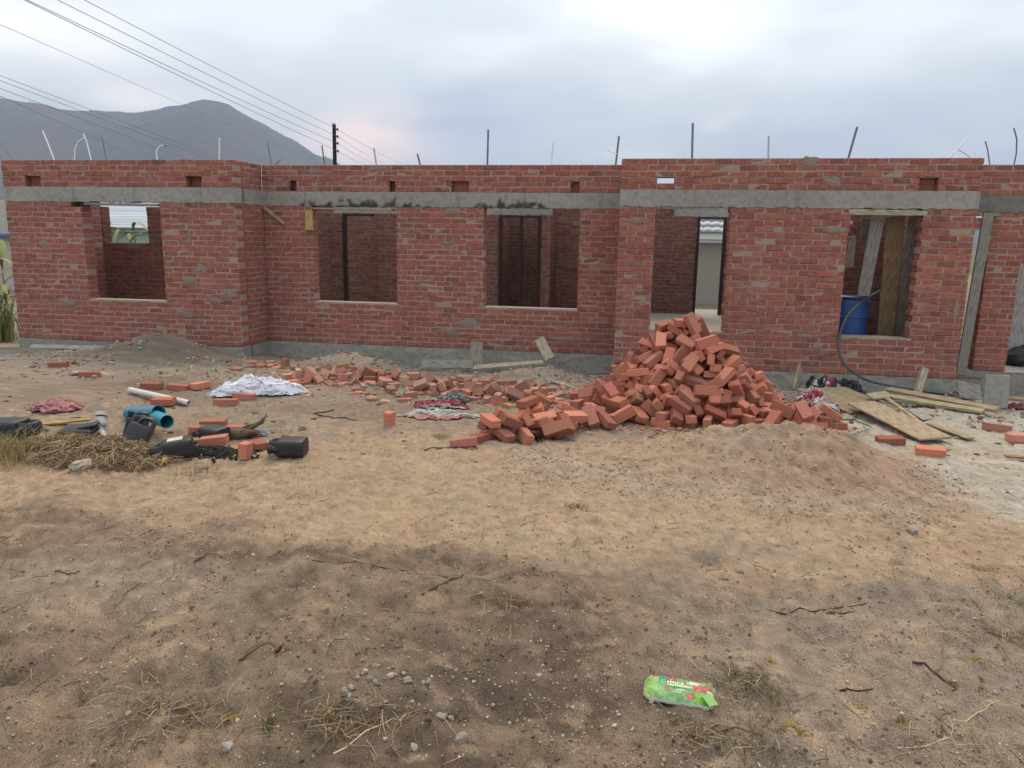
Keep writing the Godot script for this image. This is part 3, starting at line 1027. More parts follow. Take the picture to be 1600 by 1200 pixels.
# Bricks are tipped onto the yard and fall until they rest on one another.
func tip_bricks() -> void:
	var r := RandomNumberGenerator.new()
	r.seed = 13
	var still := []
	# the yard as a grid of low boxes, and the firm middle of the heap as a stack of cones
	for i in 22:
		for j in 14:
			var x := -5.6 + 0.4 * i
			var z := 1.0 + 0.4 * j
			var bx := BoxShape3D.new()
			bx.size = Vector3(0.42, 0.5, 0.42)
			still.append(solid(bx, Transform3D(Basis(), Vector3(x, top(x, z) - 0.25, z))))
	for i in PROFILE.size() - 2:
		var hull := ConvexPolygonShape3D.new()
		var pts := PackedVector3Array()
		for k in 16:
			var a := TAU * k / 16
			pts.append(Vector3(cos(a) * PROFILE[i][0] * 0.9, PROFILE[i][1] - 0.16, sin(a) * PROFILE[i][0] * 0.9))
			pts.append(Vector3(cos(a) * maxf(PROFILE[i + 1][0] - 0.08, 0.1), PROFILE[i + 1][1] - 0.16, sin(a) * maxf(PROFILE[i + 1][0] - 0.08, 0.1)))
			pts.append(Vector3(cos(a) * maxf(PROFILE[i + 1][0] - 0.08, 0.1), -0.3, sin(a) * maxf(PROFILE[i + 1][0] - 0.08, 0.1)))
		hull.points = pts
		still.append(solid(hull, Transform3D(Basis(), Vector3(0.44, 0, 3.5))))
	var size := Vector3(0.228, 0.072, 0.108)
	var list := []
	for i in 270:
		var a := r.randf() * TAU
		var rr := sqrt(r.randf()) * 1.08
		var x := 0.44 + cos(a) * rr
		var z := 3.5 + sin(a) * rr
		list.append([Transform3D(Basis.from_euler(Vector3(r.randfn(0, 0.3), r.randf() * TAU, r.randfn(0, 0.5))), Vector3(x, heap_height(x, z) + 0.1, z)), size, "heap"])
	list.sort_custom(func(p, q): return p[0].origin.y < q[0].origin.y)
	# the tails of the heap, to the left and to the right along its foot
	for i in 40:
		var t := r.randf()
		var x := lerpf(-1.25, -0.2, t) + r.randfn(0, 0.08)
		var z := lerpf(5.2, 4.4, t) + r.randfn(0, 0.17)
		list.append([Transform3D(Basis.from_euler(Vector3(r.randfn(0, 0.25), r.randf() * TAU, r.randfn(0, 0.35))), Vector3(x, top(x, z) + 0.12 + 0.1 * r.randf(), z)), size, "left"])
	for i in 17:
		var t := r.randf()
		var x := lerpf(1.1, 1.75, t) + r.randfn(0, 0.08)
		var z := lerpf(4.6, 4.35, t) + r.randfn(0, 0.14)
		list.append([Transform3D(Basis.from_euler(Vector3(r.randfn(0, 0.4), r.randf() * TAU, r.randfn(0, 0.6))), Vector3(x, top(x, z) + 0.15, z)), size, "right"])
	for i in 12:
		list.append([Transform3D(Basis.from_euler(Vector3(r.randfn(0, 0.15), r.randf() * TAU, r.randfn(0, 0.25))), Vector3(0.44 + r.randfn(0, 0.1), 1.05 + 0.04 * i, 3.5 + r.randfn(0, 0.05))), size, "peak"])
	# broken bricks strewn in a strip along the house
	var rub := []
	for i in 215:
		var t := r.randf()
		var x := lerpf(-4.2, -0.95, t) + r.randfn(0, 0.12)
		var z := lerpf(3.15, 3.35, t) + r.randfn(0, 0.34) * (1.15 - 0.5 * absf(t - 0.5))
		var k: int = [0, 0, 1, 2, 2, 3, 4, 4, 0, 1][r.randi() % 10]
		rub.append([Transform3D(Basis.from_euler(Vector3(r.randfn(0, 0.5), r.randf() * TAU, r.randfn(0, 0.6))), Vector3(x, top(x, z) + 0.1 + 0.2 * r.randf(), z)), chunk_size(k), "chunk%d" % k])
	for i in 30:
		var x := -4.75 + r.randfn(0, 0.5)
		var z := 2.3 + r.randfn(0, 0.35)
		var k := r.randi() % 5
		rub.append([Transform3D(Basis.from_euler(Vector3(r.randfn(0, 0.4), r.randf() * TAU, r.randfn(0, 0.4))), Vector3(x, top(x, z) + 0.1, z)), chunk_size(k), "chunk%d" % k])
	for i in maxi(list.size(), rub.size()):
		if i < list.size():
			queue.append(list[i])
		if i < rub.size():
			queue.append(rub[i])
	tick = 0
	while tick < 860:
		await get_tree().process_frame
	var rest := []
	for b in bodies:
		rest.append([b.global_transform, b.get_meta("what")])
		b.free()
	for s in still:
		s.free()
	bodies = rest


func chunk_size(k: int) -> Vector3:
	return [Vector3(0.115, 0.07, 0.106), Vector3(0.15, 0.07, 0.105), Vector3(0.085, 0.066, 0.1), Vector3(0.19, 0.07, 0.106), Vector3(0.07, 0.06, 0.08)][k]


func clay(r: RandomNumberGenerator) -> Color:
	var c := Color(0.58, 0.225, 0.145).lerp(Color(0.46, 0.172, 0.117), r.randf())
	if r.randf() < 0.12:
		c = Color(0.31, 0.105, 0.077)
	return vary(c.lerp(Color(0.45, 0.3, 0.22), 0.3 * r.randf() * r.randf()), 0.15, r)


# a brick broken across: one ragged end
func chunk_mesh(size: Vector3, r: RandomNumberGenerator, col: Color) -> ArrayMesh:
	var mb := MB.new()
	var s := size * 0.5
	var cut := r.randf_range(-0.35, 0.35)
	var p := []
	for i in 8:
		var q := Vector3(s.x if i & 1 else -s.x, s.y if i & 2 else -s.y, s.z if i & 4 else -s.z)
		if i & 1:
			q.x += cut * q.z + r.randfn(0, 0.012)
		p.append(q + Vector3(r.randfn(0, 0.003), r.randfn(0, 0.003), r.randfn(0, 0.003)))
	var knob := Vector3(s.x + r.randf_range(-0.012, 0.018), r.randfn(0, 0.01), r.randfn(0, 0.015))
	for f in [[0, 2, 6, 4], [0, 1, 5, 4], [2, 3, 7, 6], [0, 1, 3, 2], [4, 5, 7, 6]]:
		flat_poly(mb, [p[f[0]], p[f[1]], p[f[2]], p[f[3]]], col)
	var inner := Color(col.r * 1.15, col.g * 1.25, col.b * 1.2)
	for e in [[1, 3], [3, 7], [7, 5], [5, 1]]:
		flat_poly(mb, [p[e[0]], p[e[1]], knob], inner)
	return mb.mesh()


func flat_poly(mb: MB, p: Array, col: Color, inside := Vector3.ZERO) -> void:
	var nn: Vector3 = (p[1] - p[0]).cross(p[2] - p[0]).normalized()
	var mid := Vector3.ZERO
	for q in p:
		mid += q
	if nn.dot(mid / p.size() - inside) < 0:
		nn = -nn
	var ids := []
	for q in p:
		ids.append(mb.vert(q, nn, col))
	for k in range(1, p.size() - 1):
		mb.tri(ids[0], ids[k], ids[k + 1])


func lay_bricks() -> void:
	var r := RandomNumberGenerator.new()
	r.seed = 19
	for k in 30:
		var mb := MB.new()
		mb.cbox(Vector3(0.229, 0.0725, 0.1085), 0.0045, clay(r), 0.0016, r)
		heap_pool.append(mb.mesh())
	for k in 60:
		chunk_pool.append(chunk_mesh(chunk_size(k % 5), r, vary(clay(r).lerp(Color(0.4, 0.27, 0.21), r.randf() * 0.85), 0.16, r)))
	var far := MB.new()
	var broken := []
	for k in 6:
		broken.append(chunk_mesh(Vector3(0.2 + 0.006 * k, 0.0725, 0.1085), r, clay(r)))
	var highest := -9.0
	for b in bodies:
		if not b[1].begins_with("chunk"):
			highest = maxf(highest, b[0].origin.y)
	for b in bodies:
		var t: Transform3D = b[0]
		if t.origin.y < -0.6 or t.origin.length() > 30.0:
			continue
		if b[1].begins_with("chunk"):
			var k := int(b[1].right(1))
			var o := obj("brick_fragment", chunk_pool[k + 5 * (r.randi() % 12)], mats["loose brick clay"])
			t.origin.y -= 0.036
			o.transform = t
			var size_word: String = ["half brick", "long half brick", "squat brick piece", "nearly whole brick", "small brick lump"][k]
			var where := "in grey rubble near the inner wall corner"
			if not (t.origin.x < -4.3 and t.origin.z < 2.8):
				where = ["beside the white sheet", "right of the white sheet", "behind the maroon bag", "below the long plank", "below the tilted wood block", "near the tall heap"][clampi(int((t.origin.x + 4.5) / 0.6), 0, 5)]
				where += ", yard side of the strip" if t.origin.z > 3.5 else ", wall side of the strip" if t.origin.z < 3.0 else ", mid strip"
			tag(o, "broken " + size_word + " " + where, "brick fragment", "broken bricks " + where)
			continue
		if t.origin.z < 2.95 and t.origin.y < 0.55 and b[1] == "heap":      # round the back, out of sight
			far.xf = t
			far.cbox(Vector3(0.229, 0.0725, 0.1085), 0.0045, clay(r), 0.0016, r)
			continue
		if (b[1] == "left" or b[1] == "right") and absf(t.basis.x.y) > 0.85:
			continue
		var o2 := obj("loose_brick", heap_pool[r.randi() % 30] if r.randf() > 0.14 else broken[r.randi() % 6], mats["loose brick clay"])
		o2.transform = t
		var tilt := "lying level" if absf(t.basis.y.y) > 0.9 else "on its edge" if absf(t.basis.z.y) > 0.75 else "standing up" if absf(t.basis.x.y) > 0.6 else "lying tilted"
		var where := ("at the outer end" if t.origin.x < -0.9 else "in the middle" if t.origin.x < -0.5 else "at the near end") + " of the heap's low tail"
		if b[1] == "right":
			where = "strewn right of the heap, " + ("close to it" if t.origin.x < 1.45 else "near the timber")
		elif b[1] != "left":
			where = "at the narrow peak" if t.origin.y > 0.72 else "high up" if t.origin.y > 0.45 else "above the middle" if t.origin.y > 0.27 else "below the middle" if t.origin.y > 0.12 else "low down" if t.origin.y > 0.0 else "at the foot"
			if t.origin.y <= 0.72:
				where += " on the " + ("left flank" if t.origin.x < 0.1 else "right flank" if t.origin.x > 0.8 else "front")
			where += " of the tall heap"
		if t.origin.y == highest:
			tag(o2, "topmost loose brick of the tall brick heap", "brick")
		else:
			tag(o2, "orange brick " + tilt + " " + where, "brick", "bricks " + where)
	# bricks inside and behind the heap
	for i in 620:
		var a := r.randf() * TAU
		var rr := sqrt(r.randf()) * 1.15
		var x := 0.44 + cos(a) * rr
		var z := 3.5 + sin(a) * rr
		var h := heap_height(x, z) - 0.15
		var y := lerpf(-0.1, h, r.randf())
		if h < -0.05:
			continue
		far.xf = Transform3D(Basis.from_euler(Vector3(r.randfn(0, 0.3), r.randf() * TAU, r.randfn(0, 0.4))), Vector3(x, y, z))
		far.cbox(Vector3(0.229, 0.0725, 0.1085), 0.0045, clay(r), 0.0016, r)
	tag(obj("buried_bricks", far.mesh(), mats["loose brick clay"]), "bricks deep inside and at the back of the tall brick heap", "bricks", "", "stuff")
	var bits := []
	for k in 4:
		bits.append(stone_mesh(r, 2))
	scatter("brick_crumbs", "red crumbs and dust of broken brick around heap and rubble", bits, "stone", 2600, func() -> Array:
		var x := 0.0
		var z := 0.0
		if r.randf() < 0.55:
			x = lerpf(-4.6, -0.8, r.randf())
			z = 3.25 + r.randfn(0, 0.42)
		else:
			var a := r.randf() * TAU
			var d := 1.05 + absf(r.randfn(0, 0.3))
			x = 0.44 + cos(a) * d * 1.1
			z = 3.6 + sin(a) * d
		var k := 0.01 + 0.045 * pow(r.randf(), 3.0)
		var c := Color(0.4, 0.16, 0.11) if r.randf() < 0.7 else Color(0.38, 0.31, 0.25)
		return [Transform3D(Basis.from_euler(Vector3(r.randf() * TAU, r.randf() * TAU, 0)).scaled(Vector3.ONE * k), on_ground(x, z, k * 0.15)), vary(c, 0.18, r)])
	# single bricks about the yard: x, z, turn, on end, label
	var hb := MB.new()
	hb.cbox(Vector3(0.135, 0.108, 0.0725), 0.0045, clay(r), 0.002, r)
	var half := hb.mesh()
	for s in [
		[-1.45, 5.78, 0.3, 0, "lone whole brick lying farthest out from the tail of the heap"], [-1.36, 5.53, 1.2, 0, "lone brick turned end-on beside the outermost brick of the tail"],
		[2.24, 4.72, 0.1, 0, "orange brick lying flat on pale dust right of the sand heap"], [2.46, 5.06, -0.25, 0, "grey-dusted brick lying on pale dust, nearest of three in the open"],
		[3.46, 4.37, 0.15, 0, "brick cut by the picture edge on the pale dust"], [-2.29, 5.25, 1.45, 2, "half brick standing on end beside the grey mat"],
		[-3.5, 6.2, 0.35, 0, "long orange brick propped on black ash beside the fireplace"], [-3.08, 6.43, 1.5, 2, "orange half brick standing on end in front of the ash"],
		[-3.15, 6.1, -0.8, 0, "tilted brick leaning on the ash near the blue scrap"], [-3.87, 5.78, 0.5, 0, "dull red brick at the left end of the log"],
		[-3.62, 5.62, 0.1, 0, "pale worn brick lying flat behind the log"], [-3.9, 5.55, 0.2, 0, "dark red brick half hidden behind the dull brick by the log"],
		[-6.48, 3.97, 0.7, 0, "chipped brick lying in dirt before the soil heap at the left wall"], [-5.39, 4.34, 0.05, 0, "flat brick just behind the white pipe"],
		[-5.15, 4.22, 0.2, 0, "dusty pinkish brick in the dark soil right of the soil heap"], [-4.95, 4.1, 1.3, 0, "orange brick end showing in dark soil left of the white sheet"],
		[-4.8, 4.99, 0.1, 0, "reddish brick half buried in front of the white pipe"], [-4.23, 4.78, 0.2, 0, "orange brick on sand in front of the white sheet"],
		[-4.17, 4.52, -0.1, 0, "brick touching the front edge of the white sheet"], [-7.3, 3.5, 0.1, 0, "thin pale brick piece near the plank at the left wall"],
		[1.86, 4.3, 0.4, 0, "brick lying under the thin green cord"], [3.45, 3.92, 0.1, 0, "sunken brick beyond the timber scraps at the far right"],
		[1.7, 4.16, 1.0, 0, "single brick between heap and sacks"], [1.62, 3.75, 0.3, 0, "round-edged orange brick beside the red and white sack"]]:
		var o3 := obj("loose_brick", heap_pool[r.randi() % 30], mats["loose brick clay"])
		var b2 := Basis.from_euler(Vector3(r.randfn(0, 0.06), s[2], r.randfn(0, 0.06)))
		if s[3] == 1:
			b2 = Basis(Vector3.UP, s[2]) * Basis(Vector3.FORWARD, PI / 2 + 0.05)
		o3.transform = Transform3D(b2, Vector3(s[0], top(s[0], s[1]) + (0.1 if s[3] == 1 else 0.03), s[1]))
		if s[4].begins_with("long orange"):
			o3.transform = Transform3D(Basis.from_euler(Vector3(0, 0.25, 0.12)), Vector3(s[0], top(s[0], s[1]) + 0.07, s[1]))
		if s[3] == 2:
			o3.mesh = half
			o3.transform = Transform3D(b2 * Basis(Vector3.BACK, PI / 2), Vector3(s[0], top(s[0], s[1]) + 0.06, s[1]))
		tag(o3, s[4], "brick")


# ---------------------------------------------------------------- things about the yard
func along(p: Vector3, q: Vector3, t: float) -> Vector3:
	return p.lerp(q, t)


func on_ground(x: float, z: float, lift := 0.0) -> Vector3:
	return Vector3(x, top(x, z) + lift, z)


# rounded rectangle sections stacked along y: [y, half width x, half width z]
func loft(mb: MB, secs: Array, sides: int, sq: float, col: Color) -> void:
	var pts := PackedVector3Array()
	var cols := PackedColorArray()
	for s in secs:
		for k in sides + 1:
			var a := TAU * k / sides
			var ca := cos(a)
			var sa := sin(a)
			var rr := pow(pow(absf(ca), sq) + pow(absf(sa), sq), -1.0 / sq)
			pts.append(Vector3(ca * rr * s[1], s[0], sa * rr * s[2]))
			cols.append(col)
	mb.sheet(sides + 1, secs.size(), pts, cols, Vector3(0, (secs[0][0] + secs[-1][0]) * 0.5, 0))


func jerrycan(label: String, at: Vector3, b: Basis, col: Color, sticker := false, k := 1.0) -> Node3D:
	var t := base("jerrycan", at)
	t.basis = b * Basis.from_scale(Vector3.ONE * k)
	var mb := MB.new()
	loft(mb, [[0.0, 0.0, 0.0], [0.0, 0.085, 0.052], [0.008, 0.094, 0.062], [0.05, 0.096, 0.064], [0.054, 0.0945, 0.0625], [0.06, 0.096, 0.064], [0.17, 0.096, 0.064], [0.188, 0.093, 0.063], [0.2, 0.082, 0.056], [0.205, 0.06, 0.045], [0.206, 0.0, 0.0]], 32, 7.0, col)
	obj("body", mb.mesh(), mats["black plastic"], t)
	mb = MB.new()
	mb.tube([Vector3(-0.076, 0.16, 0), Vector3(-0.078, 0.205, 0), Vector3(-0.077, 0.24, 0), Vector3(-0.07, 0.258, 0), Vector3(-0.05, 0.266, 0), Vector3(-0.015, 0.264, 0), Vector3(0.015, 0.252, 0), Vector3(0.032, 0.228, 0), Vector3(0.036, 0.18, 0)], [0.02, 0.019, 0.019, 0.019, 0.018, 0.018, 0.018, 0.02, 0.024], 10, col * 1.1)
	obj("handle", mb.mesh(), mats["black plastic"], t).scale = Vector3(1, 1, 2.5)
	mb = MB.new()
	mb.lathe([[0.0, 0.17], [0.024, 0.17], [0.024, 0.225], [0.03, 0.227], [0.03, 0.252], [0.026, 0.257], [0.0, 0.258]], 18, col * 0.8)
	obj("cap", mb.mesh(), mats["black plastic"], t).position = Vector3(0.078, 0.0, 0)
	if sticker:
		mb = MB.new()
		mb.cbox(Vector3(0.11, 0.1, 0.0016), 0.0004, Color(0.5, 0.48, 0.37))
		mb.xf = Transform3D(Basis(), Vector3(0, 0.02, 0.001))
		mb.cbox(Vector3(0.08, 0.025, 0.001), 0.0003, Color(0.62, 0.6, 0.5))
		obj("sticker", mb.mesh(), mats["paint"], t).position = Vector3(0.0, 0.11, 0.0648)
	tag(t, label, "jerrycan")
	return t


func pipe(called: String, label: String, a: Vector3, b: Vector3, r: float, col: Color, socket := 0.0) -> void:
	var t := base(called, a)
	var d := (b - a)
	var up := d.normalized()
	var side := up.cross(Vector3.UP).normalized()
	t.basis = Basis(side, up, side.cross(up))
	var ln := d.length()
	var mb := MB.new()
	mb.lathe([[r - 0.004, 0.0], [r, 0.0], [r, ln - socket], [r - 0.004, ln - socket], [r - 0.004, 0.0]] if socket == 0.0 else [[r - 0.004, 0.0], [r, 0.0], [r, ln - socket]], 26, col)
	if socket > 0.0:
		mb.lathe([[r - 0.004, 0.0], [r - 0.004, ln - socket]], 26, col * 0.6)
	obj("tube", mb.mesh(), mats["plastic"], t)
	if socket > 0.0:
		mb = MB.new()
		mb.lathe([[r - 0.001, ln - socket], [r + 0.007, ln - socket + 0.012], [r + 0.007, ln - 0.012], [r + 0.01, ln - 0.01], [r + 0.01, ln], [r + 0.004, ln], [r + 0.003, ln - socket + 0.014], [r - 0.004, ln - socket - 0.002]], 26, col * 1.1)
		obj("socket", mb.mesh(), mats["plastic"], t)
	tag(t, label, "pipe")


# crumpled sheet material lying in a heap: an oval patch with folds; paint gives each point its colour
func crumple(called: String, label: String, category: String, at: Vector3, turn: float, size: Vector3, sd: int, folds: float, paint: Callable, mat := "cloth", lumps := 1.0) -> void:
	var n := 64
	var pts := PackedVector3Array()
	var cols := PackedColorArray()
	var ridge := FastNoiseLite.new()
	ridge.seed = sd
	ridge.noise_type = FastNoiseLite.TYPE_SIMPLEX_SMOOTH
	ridge.fractal_type = FastNoiseLite.FRACTAL_RIDGED
	ridge.frequency = folds
	ridge.fractal_octaves = 3
	var rim := noise(1.2, 3, sd + 5)
	for j in n:
		for i in n:
			var u := 2.0 * i / (n - 1) - 1.0
			var v := 2.0 * j / (n - 1) - 1.0
			# square to oval, with an uneven outline
			var x := u * sqrt(1.0 - v * v * 0.5)
			var z := v * sqrt(1.0 - u * u * 0.5)
			var k := 1.0 + 0.35 * rim.get_noise_2d(x * 1.1, z * 1.1 + sd)
			var rr := minf(1.0, sqrt(x * x + z * z))
			var hgt := (1.0 - pow(rr, 2.5)) * (0.5 + 0.5 * lumps * rim.get_noise_2d(x * 0.9 + 9.0, z * 1.4)) + 0.34 * (0.5 + 0.5 * ridge.get_noise_2d(x * size.x * 4.0, z * size.z * 4.0)) * (1.0 - 0.8 * pow(rr, 6.0))
			var p := Vector3(x * size.x * 0.5 * k, 0, z * size.z * 0.5 * k).rotated(Vector3.UP, turn)
			p.x += ridge.get_noise_2d(z * 5.0, x * 3.0 + 3.0) * 0.06 * size.z
			p.z += ridge.get_noise_2d(x * 5.0 + 20.0, z * 3.0) * 0.08 * size.z
			var gx := at.x + p.x
			var gz := at.z + p.z
			p.y = top(gx, gz) - at.y + maxf(hgt * size.y, 0.0) + 0.009
			pts.append(p)
			cols.append(paint.call(x, z, ridge.get_noise_2d(x * 2.0, z * 2.0)))
	var mb := MB.new()
	mb.sheet(n, n, pts, cols)
	var o := obj(called, mb.mesh(), mats[mat])
	o.position = at
	tag(o, label, category)


func blades(mb: MB, r: RandomNumberGenerator, count: int, spread: float, height: float, width: float, lean: float, c0: Color, c1: Color) -> void:
	for i in count:
		var a := r.randf() * TAU
		var d := Vector3(cos(a), 0, sin(a))
		var p0 := Vector3(r.randfn(0, spread), 0, r.randfn(0, spread))
		var h := height * r.randf_range(0.45, 1.1)
		var ln := lean * r.randf_range(0.2, 1.2) * h
		var side := d.cross(Vector3.UP) * width * 0.5
		var c := c0.lerp(c1, r.randf())
		var prev := []
		for k in 4:
			var t := k / 3.0
			var p := p0 + d * ln * t * t + Vector3.UP * h * (t - 0.35 * lean * t * t)
			var w := side * (1.0 - t * 0.85)
			var nn := (d + Vector3.UP * 0.4).normalized()
			var cur := [mb.vert(p - w, nn, c), mb.vert(p + w, nn, c)]
			if k > 0:
				mb.quad(prev[0], prev[1], cur[1], cur[0])
			prev = cur


func tuft(called: String, label: String, x: float, z: float, r: RandomNumberGenerator, count: int, spread: float, height: float, width: float, lean: float, c0: Color, c1: Color, category := "grass", group := "") -> void:
	var mb := MB.new()
	blades(mb, r, count, spread, height, width, lean, c0, c1)
	var o := obj(called, mb.mesh(), mats["dry plant"])
	o.position = on_ground(x, z, -0.012)
	tag(o, label, category, group)


func stick(called: String, label: String, pts: Array, r0: float, r1: float, col: Color, group := "", category := "twig") -> MeshInstance3D:
	var p := []
	var rad := []
	var at: Vector3 = on_ground(pts[0][0], pts[0][1])
	var sm := 4
	for i in pts.size() - 1:
		for k in sm:
			var t := float(k) / sm
			var x := lerpf(pts[i][0], pts[i + 1][0], t) + rng.randfn(0, 0.004)
			var z := lerpf(pts[i][1], pts[i + 1][1], t) + rng.randfn(0, 0.004)
			var lift: float = lerpf(pts[i][2] if pts[i].size() > 2 else 0.0, pts[i + 1][2] if pts[i + 1].size() > 2 else 0.0, t)
			p.append(on_ground(x, z, lift + r0 * 0.7) - at)
	var e: Array = pts[-1]
	p.append(on_ground(e[0], e[1], (e[2] if e.size() > 2 else 0.0) + r1) - at)
	for i in p.size():
		rad.append(lerpf(r0, r1, float(i) / (p.size() - 1)) * rng.randf_range(0.85, 1.15))
	var mb := MB.new()
	mb.tube(p, rad, 7, vary(col, 0.1))
	var o := obj(called, mb.mesh(), mats["dry plant"])
	o.position = at
	if label:
		tag(o, label, category, group)
	return o


func stone_mesh(r: RandomNumberGenerator, sub: int, col := Color.WHITE) -> ArrayMesh:
	# a lumpy stone from a subdivided cube, flat faces
	var mb := MB.new()
	var sc := Vector3(r.randf_range(0.8, 1.2), r.randf_range(0.5, 0.8), r.randf_range(0.7, 1.1))
	var off := r.randf() * 100.0
	var nz := noise(0.9, 2, 401)
	for f in 6:
		var ax := f / 2
		var sg := 1.0 if f % 2 else -1.0
		var g := []
		for j in sub + 1:
			for i in sub + 1:
				var p := Vector3()
				p[ax] = sg
				p[(ax + 1) % 3] = 2.0 * i / sub - 1.0
				p[(ax + 2) % 3] = 2.0 * j / sub - 1.0
				p = p.normalized().lerp(p * 0.7, 0.35)
				p *= 1.0 + 0.38 * nz.get_noise_3d(p.x * 1.2 + off, p.y * 1.2, p.z * 1.2)
				g.append(p * sc * 0.5)
		for j in sub:
			for i in sub:
				var o := j * (sub + 1) + i
				flat_poly(mb, [g[o], g[o + 1], g[o + sub + 2], g[o + sub + 1]], col)
	return mb.mesh()


func scatter(called: String, label: String, meshes: Array, mat: String, count: int, place: Callable) -> void:
	for q in meshes.size():
		var spots := []
		var cols := []
		for i in count / meshes.size():
			var got: Array = place.call()
			if got.is_empty():
				continue
			spots.append(got[0])
			cols.append(got[1])
		var mm := MultiMesh.new()
		mm.transform_format = MultiMesh.TRANSFORM_3D
		mm.use_colors = true
		mm.mesh = meshes[q]
		mm.instance_count = spots.size()
		for i in spots.size():
			mm.set_instance_transform(i, spots[i])
			mm.set_instance_color(i, cols[i])
		var mi := MultiMeshInstance3D.new()
		mi.name = numbered(called, self)
		mi.multimesh = mm
		mi.material_override = mats[mat]
		add_child(mi, true)
		tag(mi, label, "", "", "stuff")


# a random spot on the yard, denser near the viewer: by metres ahead (s) and to the side (l)
func spot(r: RandomNumberGenerator, s0: float, s1: float, power := 1.6) -> Vector2:
	var s := lerpf(s0, s1, pow(r.randf(), power))
	var l := r.randf_range(-0.75, 0.75) * (s + 0.3)
	return Vector2(0.985 * l - 0.172 * s, 11.75 - (0.172 * l + 0.985 * s))


func litter() -> void:
	var r := RandomNumberGenerator.new()
	r.seed = 88
	var stones := []
	for k in 4:
		stones.append(stone_mesh(r, 2))
	var patch := noise(0.9, 3, 411)
	var tone := func() -> Color:
		var k := r.randf()
		return vary(Color(0.4, 0.31, 0.23) if k < 0.6 else Color(0.47, 0.41, 0.34) if k < 0.8 else Color(0.28, 0.2, 0.14), 0.15, r)
	scatter("gravel", "fine gravel strewn over the sandy yard", stones, "stone", 30000, func() -> Array:
		var p := spot(r, 2.0, 6.6, 1.3)
		if patch.get_noise_2d(p.x, p.y) < r.randf_range(-0.5, 0.3):
			return []
		var k := 0.003 + 0.01 * pow(r.randf(), 3.0)
		return [Transform3D(Basis.from_euler(Vector3(r.randf() * TAU, r.randf() * TAU, 0)).scaled(Vector3.ONE * k), on_ground(p.x, p.y, k * 0.15)), tone.call()])
	scatter("pebbles", "pebbles lying loose on the trodden soil", stones, "stone", 1500, func() -> Array:
		var p := spot(r, 2.0, 5.6, 1.2)
		if patch.get_noise_2d(p.x * 1.3 + 7.0, p.y * 1.3) < r.randf_range(-0.3, 0.45):
			return []
		var k := 0.008 + 0.018 * pow(r.randf(), 3.0)
		return [Transform3D(Basis.from_euler(Vector3(r.randfn(0, 0.4), r.randf() * TAU, r.randfn(0, 0.4))).scaled(Vector3.ONE * k), on_ground(p.x, p.y, k * 0.12)), tone.call()])
	scatter("gravel", "coarse gravel on the foot of the sand heap", stones, "stone", 9000, func() -> Array:
		var x := r.randf_range(-1.0, 2.5)
		var z := r.randf_range(5.2, 7.4)
		var m := mound(x, z)
		if m < 0.015 or (m > 0.12 and r.randf() < 0.5):
			return []
		var k := 0.005 + 0.022 * pow(r.randf(), 4.0)
		return [Transform3D(Basis.from_euler(Vector3(r.randf() * TAU, r.randf() * TAU, 0)).scaled(Vector3.ONE * k), on_ground(x, z, k * 0.1 + 0.01 * m)), tone.call().lerp(Color(0.42, 0.25, 0.2), 0.4)])
	scatter("soil_crumbs", "crumbs of dark earth on the trodden soil", stones, "stone", 8000, func() -> Array:
		var p := spot(r, 2.0, 4.6, 1.2)
		if patch.get_noise_2d(p.x * 1.5 - 9.0, p.y * 1.5) < r.randf_range(-0.35, 0.4):
			return []
		var k := 0.006 + 0.016 * pow(r.randf(), 3.5)
		return [Transform3D(Basis.from_euler(Vector3(r.randf() * TAU, r.randf() * TAU, 0)).scaled(Vector3.ONE * k), on_ground(p.x, p.y, k * 0.05)), vary(soil_colour(p.x, p.y) * 0.75, 0.15, r)])
	scatter("rubble", "grey crumbs of mortar and stone between the house and the yard", stones, "stone", 9000, func() -> Array:
		var x := r.randf_range(-9.0, 4.6)
		var z := r.randf_range(0.95, 4.2) if r.randf() < 0.75 or x < -6.0 or x > -0.6 else r.randf_range(0.1, 1.0)
		if patch.get_noise_2d(x * 0.8 + 31.0, z) < r.randf_range(-0.5, 0.35) + 0.12 * maxf(z - 3.0, 0.0) * 3.0:
			return []
		var k := 0.012 + 0.055 * pow(r.randf(), 3.0)
		var c := Color(0.31, 0.275, 0.23) if r.randf() < 0.72 else Color(0.3, 0.15, 0.11)
		return [Transform3D(Basis.from_euler(Vector3(r.randf() * TAU, r.randf() * TAU, 0)).scaled(Vector3.ONE * k), on_ground(x, z, k * 0.12)), vary(c, 0.16, r)])
	scatter("debris", "flakes of plaster, bark and dirt strewn towards the house", stones, "stone", 3800, func() -> Array:
		var x := r.randf_range(-9.5, 4.4)
		var z := r.randf_range(1.2, 6.3)
		if (patch.get_noise_2d(x * 0.9 - 40.0, z * 1.4) < r.randf_range(-0.4, 0.3)) or mound(x, z) > 0.04:
			return []
		var k := 0.012 + 0.04 * pow(r.randf(), 3.0)
		var q := r.randf()
		var c := Color(0.09, 0.065, 0.045) if q < 0.5 else Color(0.34, 0.29, 0.23) if q < 0.85 else Color(0.3, 0.14, 0.1)
		return [Transform3D(Basis.from_euler(Vector3(r.randfn(0, 0.15), r.randf() * TAU, r.randfn(0, 0.15))).scaled(Vector3(k * 1.4, k * 0.4, k)), on_ground(x, z, 0.002)), vary(c, 0.2, r)])
	# straw: thin bent stalks
	var straws := []
	for k in 3:
		var mb := MB.new()
		mb.tube([Vector3(-0.5, 0, 0), Vector3(-0.15, 0.03, 0.04 * k), Vector3(0.2, 0.02, 0.05 * k), Vector3(0.5, 0, 0)], [0.012, 0.013, 0.012, 0.008], 4, Color.WHITE)
		straws.append(mb.mesh())
